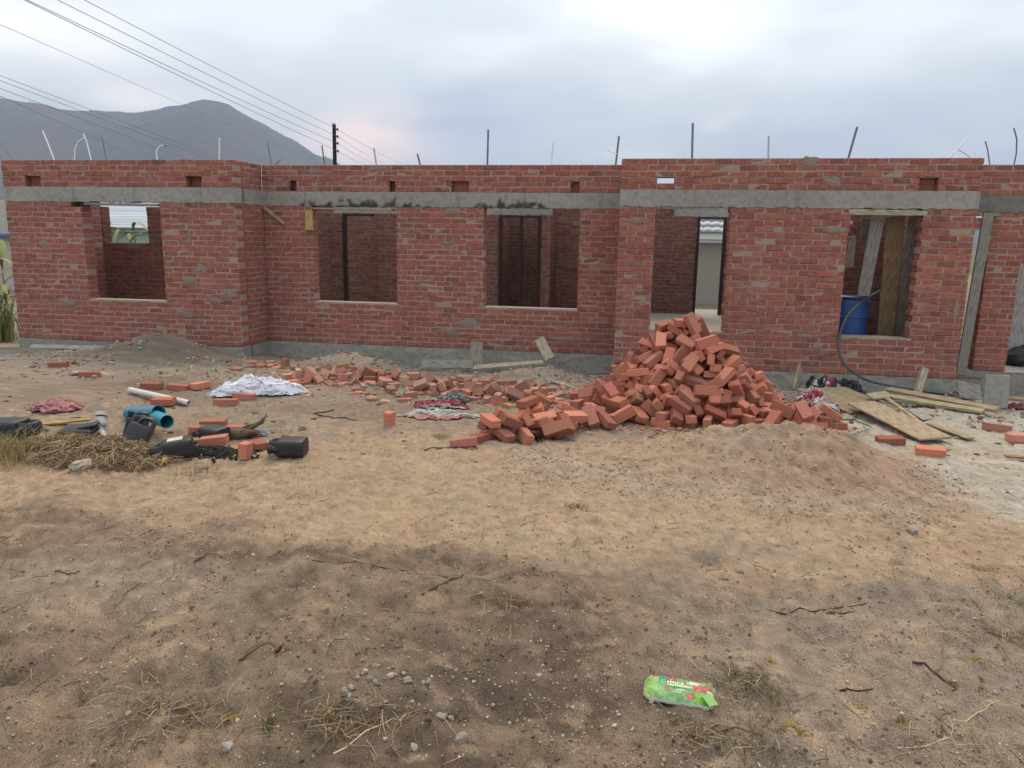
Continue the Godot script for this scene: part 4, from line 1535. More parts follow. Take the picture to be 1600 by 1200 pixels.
	var beds := [[-1.75, 9.5, 0.3, 0.12, 170], [-0.98, 9.42, 0.2, 0.09, 150], [0.5, 8.86, 0.13, 0.1, 110], [0.36, 9.2, 0.22, 0.07, 110], [1.75, 8.2, 0.14, 0.05, 130], [-0.7, 8.5, 0.25, 0.12, 60], [1.1, 9.1, 0.35, 0.12, 70], [-2.9, 6.7, 0.5, 0.3, 60]]
	for b in beds:
		scatter("straw", "dry straw stalks lying in a patch on the soil", straws, "dry plant", b[4], func() -> Array:
			var x: float = b[0] + r.randfn(0, b[2] * 0.7)
			var z: float = b[1] + r.randfn(0, b[3] * 0.8)
			var k := r.randf_range(0.03, 0.13)
			return [Transform3D(Basis.from_euler(Vector3(0, r.randf() * TAU, r.randfn(0, 0.12))).scaled(Vector3(k, 0.11 * r.randf_range(0.6, 1.2), 0.11)), on_ground(x, z, 0.004 + 0.012 * r.randf())), vary(Color(0.38, 0.3, 0.19) if r.randf() < 0.5 else Color(0.2, 0.145, 0.095), 0.2, r)])
	scatter("twig_litter", "short bits of twig and straw scattered over the yard", straws, "dry plant", 900, func() -> Array:
		var p := spot(r, 2.0, 6.3, 1.3)
		var k := r.randf_range(0.02, 0.1)
		return [Transform3D(Basis.from_euler(Vector3(0, r.randf() * TAU, r.randfn(0, 0.08))).scaled(Vector3(k, 0.15, 0.15)), on_ground(p.x, p.y, 0.003)), vary(Color(0.36, 0.27, 0.16) if r.randf() < 0.5 else Color(0.12, 0.085, 0.06), 0.16, r)])

	# larger stones, one by one
	var big := []
	for k in 8:
		big.append(stone_mesh(r, 4, vary([Color(0.31, 0.27, 0.215), Color(0.27, 0.225, 0.175), Color(0.37, 0.33, 0.28), Color(0.24, 0.22, 0.185)][k % 4], 0.1, r)))
	for s in [[-0.55, 9.5, 0.055, "squarish pale stone at the near edge of the yard, largest of all"], [-0.67, 9.33, 0.042, "round pale stone just behind the squarish near stone"], [-0.72, 9.5, 0.03, "small pale stone left of the squarish near stone"], [-1.05, 9.32, 0.036, "grey-green stone beside the straw patch at the near edge"], [-0.86, 9.14, 0.045, "flat brown stone in the cluster of stones on the dark soil"],
		[0.58, 7.78, 0.05, "white stone at the edge of the dark soil before the sand heap"], [0.77, 7.76, 0.03, "small white stone right of the bigger white stone"], [-0.2, 8.98, 0.02, "white chip left of the juice carton"], [0.35, 8.76, 0.02, "round white pebble just behind the juice carton"], [-0.35, 8.99, 0.022, "pale wedge-shaped chip far left of the juice carton"],
		[-1.36, 9.62, 0.045, "cream stone at the near edge by the left straw"], [-4.05, 7.05, 0.13, "pale flat stone under the edge of the dry grass heap"], [0.85, 5.92, 0.06, "white stone lying on the crest of the sand heap"], [-3.25, 6.72, 0.045, "white stone near the green grass by the jerrycans"], [-3.02, 5.55, 0.09, "cream stone between the log and the sand"], [1.7, 7.0, 0.07, "pale stone at the foot of the sand heap, far right"], [1.83, 6.8, 0.06, "pale stone behind another at the right foot of the sand heap"], [0.62, 5.5, 0.07, "greyish stone in front of the tall brick heap"]]:
		var o := obj("stone", big[r.randi() % 8], mats["stone"])
		o.transform = Transform3D(Basis.from_euler(Vector3(r.randfn(0, 0.3), r.randf() * TAU, r.randfn(0, 0.3))).scaled(Vector3.ONE * s[2]), on_ground(s[0], s[1], s[2] * 0.12))
		tag(o, s[3], "stone")
	for i in 42:
		var x := -0.95 + r.randfn(0, 0.2)
		var z := 9.22 + r.randfn(0, 0.1)
		var k := r.randf_range(0.014, 0.032)
		var o := obj("stone", big[r.randi() % 8], mats["stone"])
		o.transform = Transform3D(Basis.from_euler(Vector3(r.randfn(0, 0.3), r.randf() * TAU, r.randfn(0, 0.3))).scaled(Vector3.ONE * k), on_ground(x, z, k * 0.12))
		tag(o, "small pale stone in the cluster on dark soil at the near edge", "stone", "cluster of small stones at the near edge")


func plants() -> void:
	var r := RandomNumberGenerator.new()
	r.seed = 99
	var dry0 := Color(0.35, 0.25, 0.12)
	var dry1 := Color(0.22, 0.15, 0.07)
	var green0 := Color(0.14, 0.19, 0.06)
	var green1 := Color(0.24, 0.24, 0.1)
	tuft("grass_tuft", "pale bushy dry grass at the left end of the straw heap", -4.82, 6.98, r, 700, 0.17, 0.28, 0.006, 0.9, Color(0.6, 0.48, 0.28), Color(0.36, 0.34, 0.14))
	tuft("grass_tuft", "short green grass behind the straw heap", -4.7, 6.5, r, 160, 0.12, 0.13, 0.005, 0.8, Color(0.25, 0.25, 0.08), Color(0.36, 0.3, 0.13))
	tuft("grass_tuft", "green grass in front of the sticker jerrycan", -3.25, 6.87, r, 190, 0.09, 0.09, 0.004, 0.8, green0, Color(0.3, 0.26, 0.14))
	tuft("grass_tuft", "thin green grass by the brick standing in front of the ash", -3.2, 6.42, r, 40, 0.03, 0.12, 0.003, 0.6, green0, green1)
	tuft("grass_tuft", "small green plant by the pinkish paper", -5.75, 5.5, r, 60, 0.09, 0.08, 0.006, 1.0, green0, green1)
	tuft("grass_tuft", "spiky green weed at the near edge", -1.26, 9.52, r, 26, 0.012, 0.08, 0.005, 1.1, Color(0.12, 0.17, 0.07), Color(0.2, 0.22, 0.1))
	tuft("grass_tuft", "dry greenish tussock in the middle of the dark soil", -0.56, 8.42, r, 120, 0.04, 0.05, 0.003, 1.1, Color(0.26, 0.22, 0.1), dry1)
	tuft("grass_tuft", "dark withered weed behind the juice carton, towards the middle", -0.42, 8.55, r, 60, 0.04, 0.04, 0.003, 1.0, Color(0.08, 0.07, 0.04), dry1)
	tuft("grass_tuft", "trampled grass right of the juice carton", 0.52, 8.85, r, 300, 0.075, 0.045, 0.003, 1.5, Color(0.16, 0.15, 0.08), dry1)
	tuft("grass_tuft", "grass with green blades in front of the juice carton, to its right", 0.52, 9.18, r, 260, 0.1, 0.045, 0.003, 1.5, Color(0.15, 0.17, 0.09), dry1)
	tuft("grass_tuft", "flattened dry grass in front of the juice carton, to its left", 0.2, 9.2, r, 180, 0.06, 0.04, 0.003, 1.5, dry0, dry1)
	tuft("grass_tuft", "dry grass with green blades at the near left edge", -1.45, 9.6, r, 240, 0.14, 0.05, 0.003, 1.4, Color(0.3, 0.24, 0.12), green0)
	tuft("grass_tuft", "flattened dry grass farthest left at the near edge", -1.75, 9.42, r, 240, 0.12, 0.05, 0.003, 1.6, dry0, dry1)
	tuft("grass_tuft", "dry grass around the stones at the near edge", -0.98, 9.42, r, 280, 0.1, 0.05, 0.003, 1.5, dry0, dry1)
	tuft("grass_tuft", "low green and ochre plant at the far right of the yard", 1.87, 7.86, r, 130, 0.07, 0.045, 0.004, 1.3, Color(0.3, 0.25, 0.1), green0)
	tuft("grass_tuft", "low green plant just above the ochre one at the right", 1.95, 7.4, r, 80, 0.07, 0.035, 0.004, 1.3, green0, dry0)
	tuft("grass_tuft", "dry weed on the sand left of the heap's tail", -1.74, 5.53, r, 60, 0.05, 0.08, 0.004, 1.1, Color(0.18, 0.14, 0.07), dry1)
	tuft("grass_tuft", "tiny green sprouts on the sand at the left", -3.9, 7.75, r, 40, 0.07, 0.03, 0.003, 1.0, green1, green0)
	tuft("grass_tuft", "pale green sprouts on the sand left of the middle", -2.9, 8.2, r, 40, 0.08, 0.025, 0.003, 1.0, green1, dry0)
	tuft("grass_tuft", "dry tuft on the sand right of the lone jerrycan", -2.45, 6.62, r, 70, 0.08, 0.05, 0.003, 1.1, Color(0.33, 0.19, 0.1), dry1)
	tuft("grass_tuft", "dark dry clod of roots in the middle of the sand", -0.39, 7.02, r, 90, 0.035, 0.05, 0.004, 1.3, Color(0.1, 0.07, 0.04), Color(0.05, 0.04, 0.025))
	tuft("black_scrap", "black singed plant scrap at the foot of the heap's tail", -0.92, 5.28, r, 120, 0.05, 0.12, 0.006, 1.0, Color(0.018, 0.017, 0.015), Color(0.03, 0.028, 0.025), "scrap")
	for m in [[0.98, 8.48], [1.27, 8.33], [1.07, 8.6], [1.49, 8.44], [1.36, 8.63], [0.92, 8.96], [1.01, 8.98], [1.47, 8.91], [0.62, 9.13], [0.64, 8.79], [-0.38, 9.0], [0.8, 9.27], [1.52, 8.46], [0.6, 8.62], [-1.4, 9.45], [-1.06, 9.38]]:
		tuft("moss_tuft", "small mustard-yellow dry moss tuft on the bare soil", m[0], m[1], r, 170, 0.017, 0.024, 0.004, 1.8, Color(0.5, 0.33, 0.06), Color(0.36, 0.23, 0.06), "moss", "yellow moss tufts on the near right soil")
	tuft("grass_tuft", "tall green weeds beside the left end of the house", -12.2, -0.3, r, 420, 0.3, 1.3, 0.03, 0.5, Color(0.12, 0.17, 0.055), Color(0.3, 0.3, 0.13))
	# the heap of cut dry grass
	var mb := MB.new()
	for i in 2300:
		var a := r.randf() * TAU
		var q := sqrt(r.randf())
		var x := -4.25 + cos(a) * q * 0.74
		var z := 6.74 + sin(a) * q * 0.33
		var h := 0.1 * (1.0 - q * q) * (0.7 + 0.6 * noise(5.0, 2, 421).get_noise_2d(x, z))
		var d := Vector3.RIGHT.rotated(Vector3.UP, r.randf() * TAU)
		var ln := r.randf_range(0.06, 0.26)
		var p := on_ground(x, z, h * r.randf_range(0.4, 1.0) + 0.012) - Vector3(-4.25, 0, 6.72)
		var c := vary(Color(0.44, 0.33, 0.2) if r.randf() < 0.5 else Color(0.2, 0.135, 0.085), 0.2, r)
		mb.tube([p - d * ln * 0.5, p + Vector3(0, 0.03 * r.randf(), 0), p + d * ln * 0.5 - Vector3(0, 0.02, 0)], [0.0022, 0.0026, 0.0016], 3, c, false)
	tag(obj("straw_heap", mb.mesh(), mats["dry plant"]), "heap of brown cut grass in front of the black jerrycans", "straw heap").position = Vector3(-4.25, 0, 6.72)

	var bark := Color(0.075, 0.055, 0.042)
	for t in [
		["long thin dark twig lying across the middle of the yard", [[-1.75, 8.15], [-1.4, 8.12], [-1.0, 8.18], [-0.72, 8.2]], 0.004, bark],
		["straight dark stick pointing towards the middle of the yard", [[-1.02, 8.45], [-0.92, 8.24], [-0.86, 8.13]], 0.005, bark],
		["long curved dark twig right of the middle, before the sand heap", [[0.62, 8.16], [0.84, 8.08], [1.05, 8.05], [1.27, 7.97]], 0.005, Color(0.06, 0.045, 0.035)],
		["short dark twig just below the long curved twig", [[0.9, 8.14], [1.0, 8.12], [1.08, 8.12]], 0.006, bark],
		["forked dark twig on the soil at the right", [[1.22, 8.53], [1.3, 8.58], [1.34, 8.68], [1.31, 8.72]], 0.0075, Color(0.07, 0.05, 0.04)],
		["pale side branch of the forked twig at the right", [[1.31, 8.57, 0.01], [1.37, 8.45, 0.02], [1.42, 8.38, 0.02]], 0.0045, Color(0.2, 0.15, 0.11)],
		["thick curved brown stick at the near right", [[1.13, 9.09], [1.16, 8.98], [1.22, 8.9, 0.02], [1.27, 8.87, 0.01]], 0.009, Color(0.13, 0.09, 0.065)],
		["pale thin stalk crossing behind the thick curved stick", [[1.22, 8.95], [1.35, 8.86], [1.45, 8.8, 0.03]], 0.004, Color(0.4, 0.31, 0.17)],
		["long pale straw lying level at the near right", [[0.98, 9.14], [1.15, 9.12], [1.3, 9.1]], 0.003, Color(0.45, 0.37, 0.25)],
		["pale straw slanting at the right edge", [[1.48, 8.93], [1.56, 9.02], [1.6, 9.12]], 0.003, Color(0.45, 0.37, 0.25)],
		["bent black twig near the yellow tufts", [[0.83, 8.83], [0.87, 8.84], [0.89, 8.8], [0.99, 8.78]], 0.006, Color(0.04, 0.03, 0.025)],
		["brown curved stick in front of the juice carton", [[0.22, 9.2], [0.3, 9.19], [0.4, 9.17, 0.015], [0.5, 9.2]], 0.006, Color(0.085, 0.06, 0.045)],
		["short dark broken twig standing among crumbs on the left soil", [[-1.48, 9.03], [-1.47, 9.02, 0.03]], 0.012, Color(0.06, 0.035, 0.022)],
		["reddish dead root curling from the hole at the left", [[-1.62, 9.1], [-1.56, 9.08, 0.02], [-1.52, 9.04, 0.04], [-1.49, 9.02, 0.02]], 0.007, Color(0.1, 0.06, 0.04)],
		["short brown stick on the sand, lower left", [[-2.95, 8.57], [-2.88, 8.55], [-2.82, 8.56]], 0.007, Color(0.12, 0.075, 0.05)],
		["dark crooked stick on the sand, centre left", [[-2.35, 8.28], [-2.27, 8.23, 0.01], [-2.2, 8.22]], 0.006, Color(0.1, 0.06, 0.04)],
		["thick straw stalk slanting among the near stones", [[-0.98, 9.6], [-0.88, 9.45], [-0.8, 9.35]], 0.004, Color(0.42, 0.34, 0.21)],
		["dark bent twig on the sand behind the lone jerrycan", [[-3.05, 4.75], [-3.2, 4.92], [-2.95, 5.0], [-2.7, 5.02]], 0.009, Color(0.05, 0.04, 0.03)],
		["thin upright white straw in the middle soil", [[-0.52, 8.72], [-0.515, 8.72, 0.07]], 0.0022, Color(0.5, 0.45, 0.36)],
		["dark thin stick beside the outermost brick of the tail", [[-1.75, 5.95], [-1.5, 5.88], [-1.35, 5.86]], 0.008, Color(0.06, 0.05, 0.04)]]:
		stick("twig", t[0], t[1], t[2] * 0.8, t[2] * 0.4, t[3] * 1.3)

	# maize left of the house and tall reeds behind its high back window
	var stalk := MB.new()
	stalk.tube([Vector3(0, 0, 0), Vector3(0.01, 0.7, 0), Vector3(0.03, 1.5, 0.02)], [0.018, 0.014, 0.006], 6, Color(0.2, 0.2, 0.08))
	var stalk_mesh := stalk.mesh()
	var leaf_meshes := []
	for k in 4:
		mb = MB.new()
		var ln := r.randf_range(0.5, 0.8)
		var prev := []
		for i in 9:
			var t := i / 8.0
			var p := Vector3(ln * t * 0.85, ln * (0.75 * t - 1.05 * t * t * (0.7 + 0.25 * k / 3.0)), 0.04 * sin(t * 4.0))
			var w := 0.034 * sin(PI * clampf(t * 0.9 + 0.1, 0.0, 1.0)) + 0.002
			var c := Color(0.13, 0.17, 0.055).lerp(Color(0.3, 0.3, 0.13), 0.35 + 0.5 * t)
			var a := mb.vert(p + Vector3(0, 0.012, w), Vector3.UP, c)
			var b := mb.vert(p, Vector3.UP, c * 1.15)
			var d := mb.vert(p + Vector3(0, 0.012, -w), Vector3.UP, c)
			if i > 0:
				mb.quad(prev[0], prev[1], b, a)
				mb.quad(prev[1], prev[2], d, b)
			prev = [a, b, d]
		leaf_meshes.append(mb.mesh())
	for s in [[-12.05, -0.6, 1.0, 0], [-12.6, -1.3, 1.1, 0], [-12.45, -4.3, 1.25, 1], [-12.1, -4.6, 1.42, 1], [-11.9, -4.2, 1.2, 1], [-12.7, -4.7, 1.15, 1]]:
		var t := base("maize_plant", on_ground(s[0], s[1], -0.02))
		t.basis = Basis(Vector3.UP, r.randf() * TAU) * Basis.from_scale(Vector3.ONE * s[2] * 1.05)
		obj("stalk", stalk_mesh, mats["plant"], t)
		for k in 11:
			var l := obj("leaf", leaf_meshes[r.randi() % 4], mats["plant"], t)
			l.position = Vector3(0.01, 0.15 + 0.125 * k, 0)
			l.basis = Basis(Vector3.UP, k * 2.4 + r.randfn(0, 0.4)) * Basis(Vector3.BACK, r.randf_range(0.0, 0.75))
		if s[3] == 0:
			tag(t, "yellow-green maize plant beside the left end of the house", "maize plant", "maize beside the left end of the house")
		else:
			tag(t, "pale green reed-like plant seen through the high back window", "plant", "plants behind the high back window")


func far_things() -> void:
	# the tiled house seen through the inner door
	var h := base("tiled_house", Vector3(1.0, -0.55, -16.0))
	var mb := MB.new()
	mb.xf = Transform3D(Basis(), Vector3(0, 1.15, -3.0))
	mb.cbox(Vector3(7.0, 2.3, 6.0), 0.02, Color(0.36, 0.325, 0.285))
	obj("wall", mb.mesh(), mats["concrete"], h)
	mb = MB.new()
	mb.xf = Transform3D(Basis(), Vector3(0, 2.52, 0.42))
	mb.cbox(Vector3(8.0, 0.22, 0.05), 0.006, Color(0.62, 0.62, 0.6))
	mb.xf = Transform3D(Basis(), Vector3(0, 2.4, 0.2))
	mb.cbox(Vector3(8.0, 0.03, 0.42), 0.006, Color(0.3, 0.29, 0.27))
	obj("fascia", mb.mesh(), mats["paint"], h)
	for row in 7:
		mb = MB.new()
		var y := 2.72 + row * 0.2
		var z := 0.5 - row * 0.3
		var nx := 200
		var pts := PackedVector3Array()
		var cols := PackedColorArray()
		for j in 3:
			for i in nx:
				var x := -4.0 + 8.0 * i / (nx - 1)
				var wv := 0.05 * pow(absf(sin(x * PI / 0.3)), 0.7)
				pts.append(Vector3(x, y + [-0.11, 0.0, 0.1][j] + wv * (1.0 if j else 0.6), z - [0.0, 0.0, 0.33][j]))
				cols.append(Color(0.5, 0.51, 0.52) if j else Color(0.06, 0.06, 0.06))
		mb.sheet(nx, 3, pts, cols)
		obj("tile_course", mb.mesh(), mats["paint"], h)
	tag(h, "plastered house with white roof tiles seen through the inner doorway", "house")
	# the mint house with a stepped sheet roof and a dish, seen through the high back window
	h = base("sheet_roof_house", Vector3(-19.3, -0.5, -12.0))
	mb = MB.new()
	mb.xf = Transform3D(Basis(), Vector3(0, 1.15, -2.2))
	mb.cbox(Vector3(5.6, 2.3, 4.4), 0.02, Color(0.33, 0.47, 0.43))
	obj("wall", mb.mesh(), mats["paint"], h)
	mb = MB.new()
	mb.xf = Transform3D(Basis(), Vector3(0, 2.38, 0.25))
	mb.cbox(Vector3(6.2, 0.12, 0.04), 0.006, Color(0.3, 0.33, 0.33))
	obj("fascia", mb.mesh(), mats["paint"], h)
	for row in 10:
		mb = MB.new()
		mb.xf = Transform3D(Basis(Vector3.RIGHT, 0.28), Vector3(0, 2.47 + row * 0.098, 0.2 - row * 0.3))
		mb.cbox(Vector3(6.3, 0.05, 0.34), 0.012, vary(Color(0.42, 0.46, 0.52), 0.07))
		obj("roof_sheet", mb.mesh(), mats["steel"], h)
	tag(h, "pale mint house with stepped grey sheet roof seen through the high back window", "house")
	var dish := base("satellite_dish", Vector3(-18.55, 2.0, -11.2))
	mb = MB.new()
	mb.lathe([[0.0, 0.0], [0.12, 0.015], [0.22, 0.05], [0.3, 0.1], [0.31, 0.1], [0.23, 0.04], [0.12, 0.0], [0.0, -0.02]], 28, Color(0.3, 0.32, 0.35))
	var bowl := obj("bowl", mb.mesh(), mats["paint"], dish)
	bowl.rotation = Vector3(1.15, 0.35, 0)
	mb = MB.new()
	mb.tube([Vector3(0, -0.02, -0.02), Vector3(0, -0.2, -0.3), Vector3(0, -0.25, -0.82)], [0.02, 0.02, 0.02], 6, Color(0.3, 0.3, 0.3))
	obj("bracket", mb.mesh(), mats["steel"], dish)
	tag(dish, "grey satellite dish on the mint house", "satellite dish")
	# cream building at the far left edge
	h = base("cream_house", Vector3(-23.0, -0.5, -9.5))
	mb = MB.new()
	mb.xf = Transform3D(Basis(), Vector3(0, 1.6, -2.0))
	mb.cbox(Vector3(6.6, 3.2, 4.0), 0.02, Color(0.52, 0.48, 0.42))
	obj("wall", mb.mesh(), mats["concrete"], h)
	mb = MB.new()
	mb.xf = Transform3D(Basis(), Vector3(2.6, 2.12, 0.16))
	mb.cbox(Vector3(1.6, 0.1, 0.3), 0.02, Color(0.07, 0.16, 0.36))
	obj("awning", mb.mesh(), mats["paint"], h)
	tag(h, "cream building with a blue awning beyond the left end of the house", "building")

	# the power pole and its lines
	var pole := base("utility_pole", Vector3(-19.44, -0.62, -34.0))
	mb = MB.new()
	mb.tube([Vector3(0, 0, 0), Vector3(0, 5, 0), Vector3(0.03, 9.15, 0)], [0.16, 0.135, 0.11], 10, Color(0.03, 0.028, 0.027))
	obj("shaft", mb.mesh(), mats["timber"], pole)
	mb = MB.new()
	mb.lathe([[0.0, 9.13], [0.125, 9.13], [0.125, 9.2], [0.1, 9.24], [0.0, 9.25]], 10, Color(0.45, 0.47, 0.5))
	obj("cap", mb.mesh(), mats["steel"], pole)
	var levels := [8.25, 7.83, 7.42, 6.96]
	for y in levels:
		mb = MB.new()
		mb.tube([Vector3(0.08, y + 0.62, 0), Vector3(0.24, y + 0.62, 0)], [0.03, 0.03], 6, Color(0.1, 0.1, 0.1))
		mb.xf = Transform3D(Basis(), Vector3(0.24, y + 0.6, 0))
		mb.lathe([[0.0, -0.07], [0.045, -0.07], [0.06, -0.02], [0.045, 0.0], [0.06, 0.05], [0.04, 0.09], [0.0, 0.09]], 10, Color(0.06, 0.045, 0.04))
		obj("insulator", mb.mesh(), mats["paint"], pole)
	tag(pole, "dark wooden power pole with four stacked insulators behind the house", "utility pole")
	var near := [Vector3(-16.98, 8.6, -9.85), Vector3(-16.9, 8.25, -8.65), Vector3(-16.83, 7.9, -7.45), Vector3(-15.95, 7.55, -6.4)]
	var far := [Vector3(-27.0, 9.74, -70.0), Vector3(-29.0, 9.74, -70.0), Vector3(-30.1, 9.74, -70.0), Vector3(-31.3, 9.74, -70.0)]
	var names := ["topmost of the four power lines on the dark pole", "second power line from the top on the dark pole", "third power line from the top on the dark pole", "lowest of the four power lines on the dark pole"]
	for i in 4:
		var p0 := Vector3(-19.2, levels[i] + 0.0, -34.0)
		var d: Vector3 = (near[i] - p0)
		var pts := []
		for k in 25:
			var t := k / 24.0
			pts.append(far[i].lerp(p0, t) - Vector3(0, 0.35 * 4.0 * t * (1.0 - t) * 0.4, 0))
		for k in range(1, 31):
			var t := 1.9 * k / 30.0
			pts.append(p0 + d * t - Vector3(0, 0.22 * t * (1.0 - t), 0))
		wire(pts, 0.0105, names[i])
	wire([Vector3(-35.5, 10.0, -60.0), Vector3(-20.6, 8.2, -10.5), Vector3(-13.2, 7.3, 14.2)], 0.008, "single thin power line ending behind the hill's summit")
	for w in [[Vector3(-45.5, 9.6, -66.0), Vector3(-29.65, 8.756, -20.0), "upper of the four distant lines crossing the hill at the left edge"], [Vector3(-46.8, 9.6, -66.0), Vector3(-29.7, 8.55, -20.0), "second of the four distant lines crossing the hill at the left edge"], [Vector3(-49.5, 9.6, -66.0), Vector3(-29.72, 8.2, -20.0), "third of the four distant lines crossing the hill at the left edge"], [Vector3(-56.5, 10.2, -66.0), Vector3(-29.76, 7.87, -20.0), "lowest of the four distant lines crossing the hill at the left edge"]]:
		var d: Vector3 = w[1] - w[0]
		wire([w[0], w[0] + d * 0.5, w[1], w[1] + d * 0.6], 0.013, w[2])


func wire(pts: Array, r: float, label: String) -> void:
	var rad := []
	for p in pts:
		rad.append(r)
	var mb := MB.new()
	mb.tube(pts, rad, 5, Color(0.11, 0.115, 0.125))
	tag(obj("power_line", mb.mesh(), mats["steel"]), label, "power line")


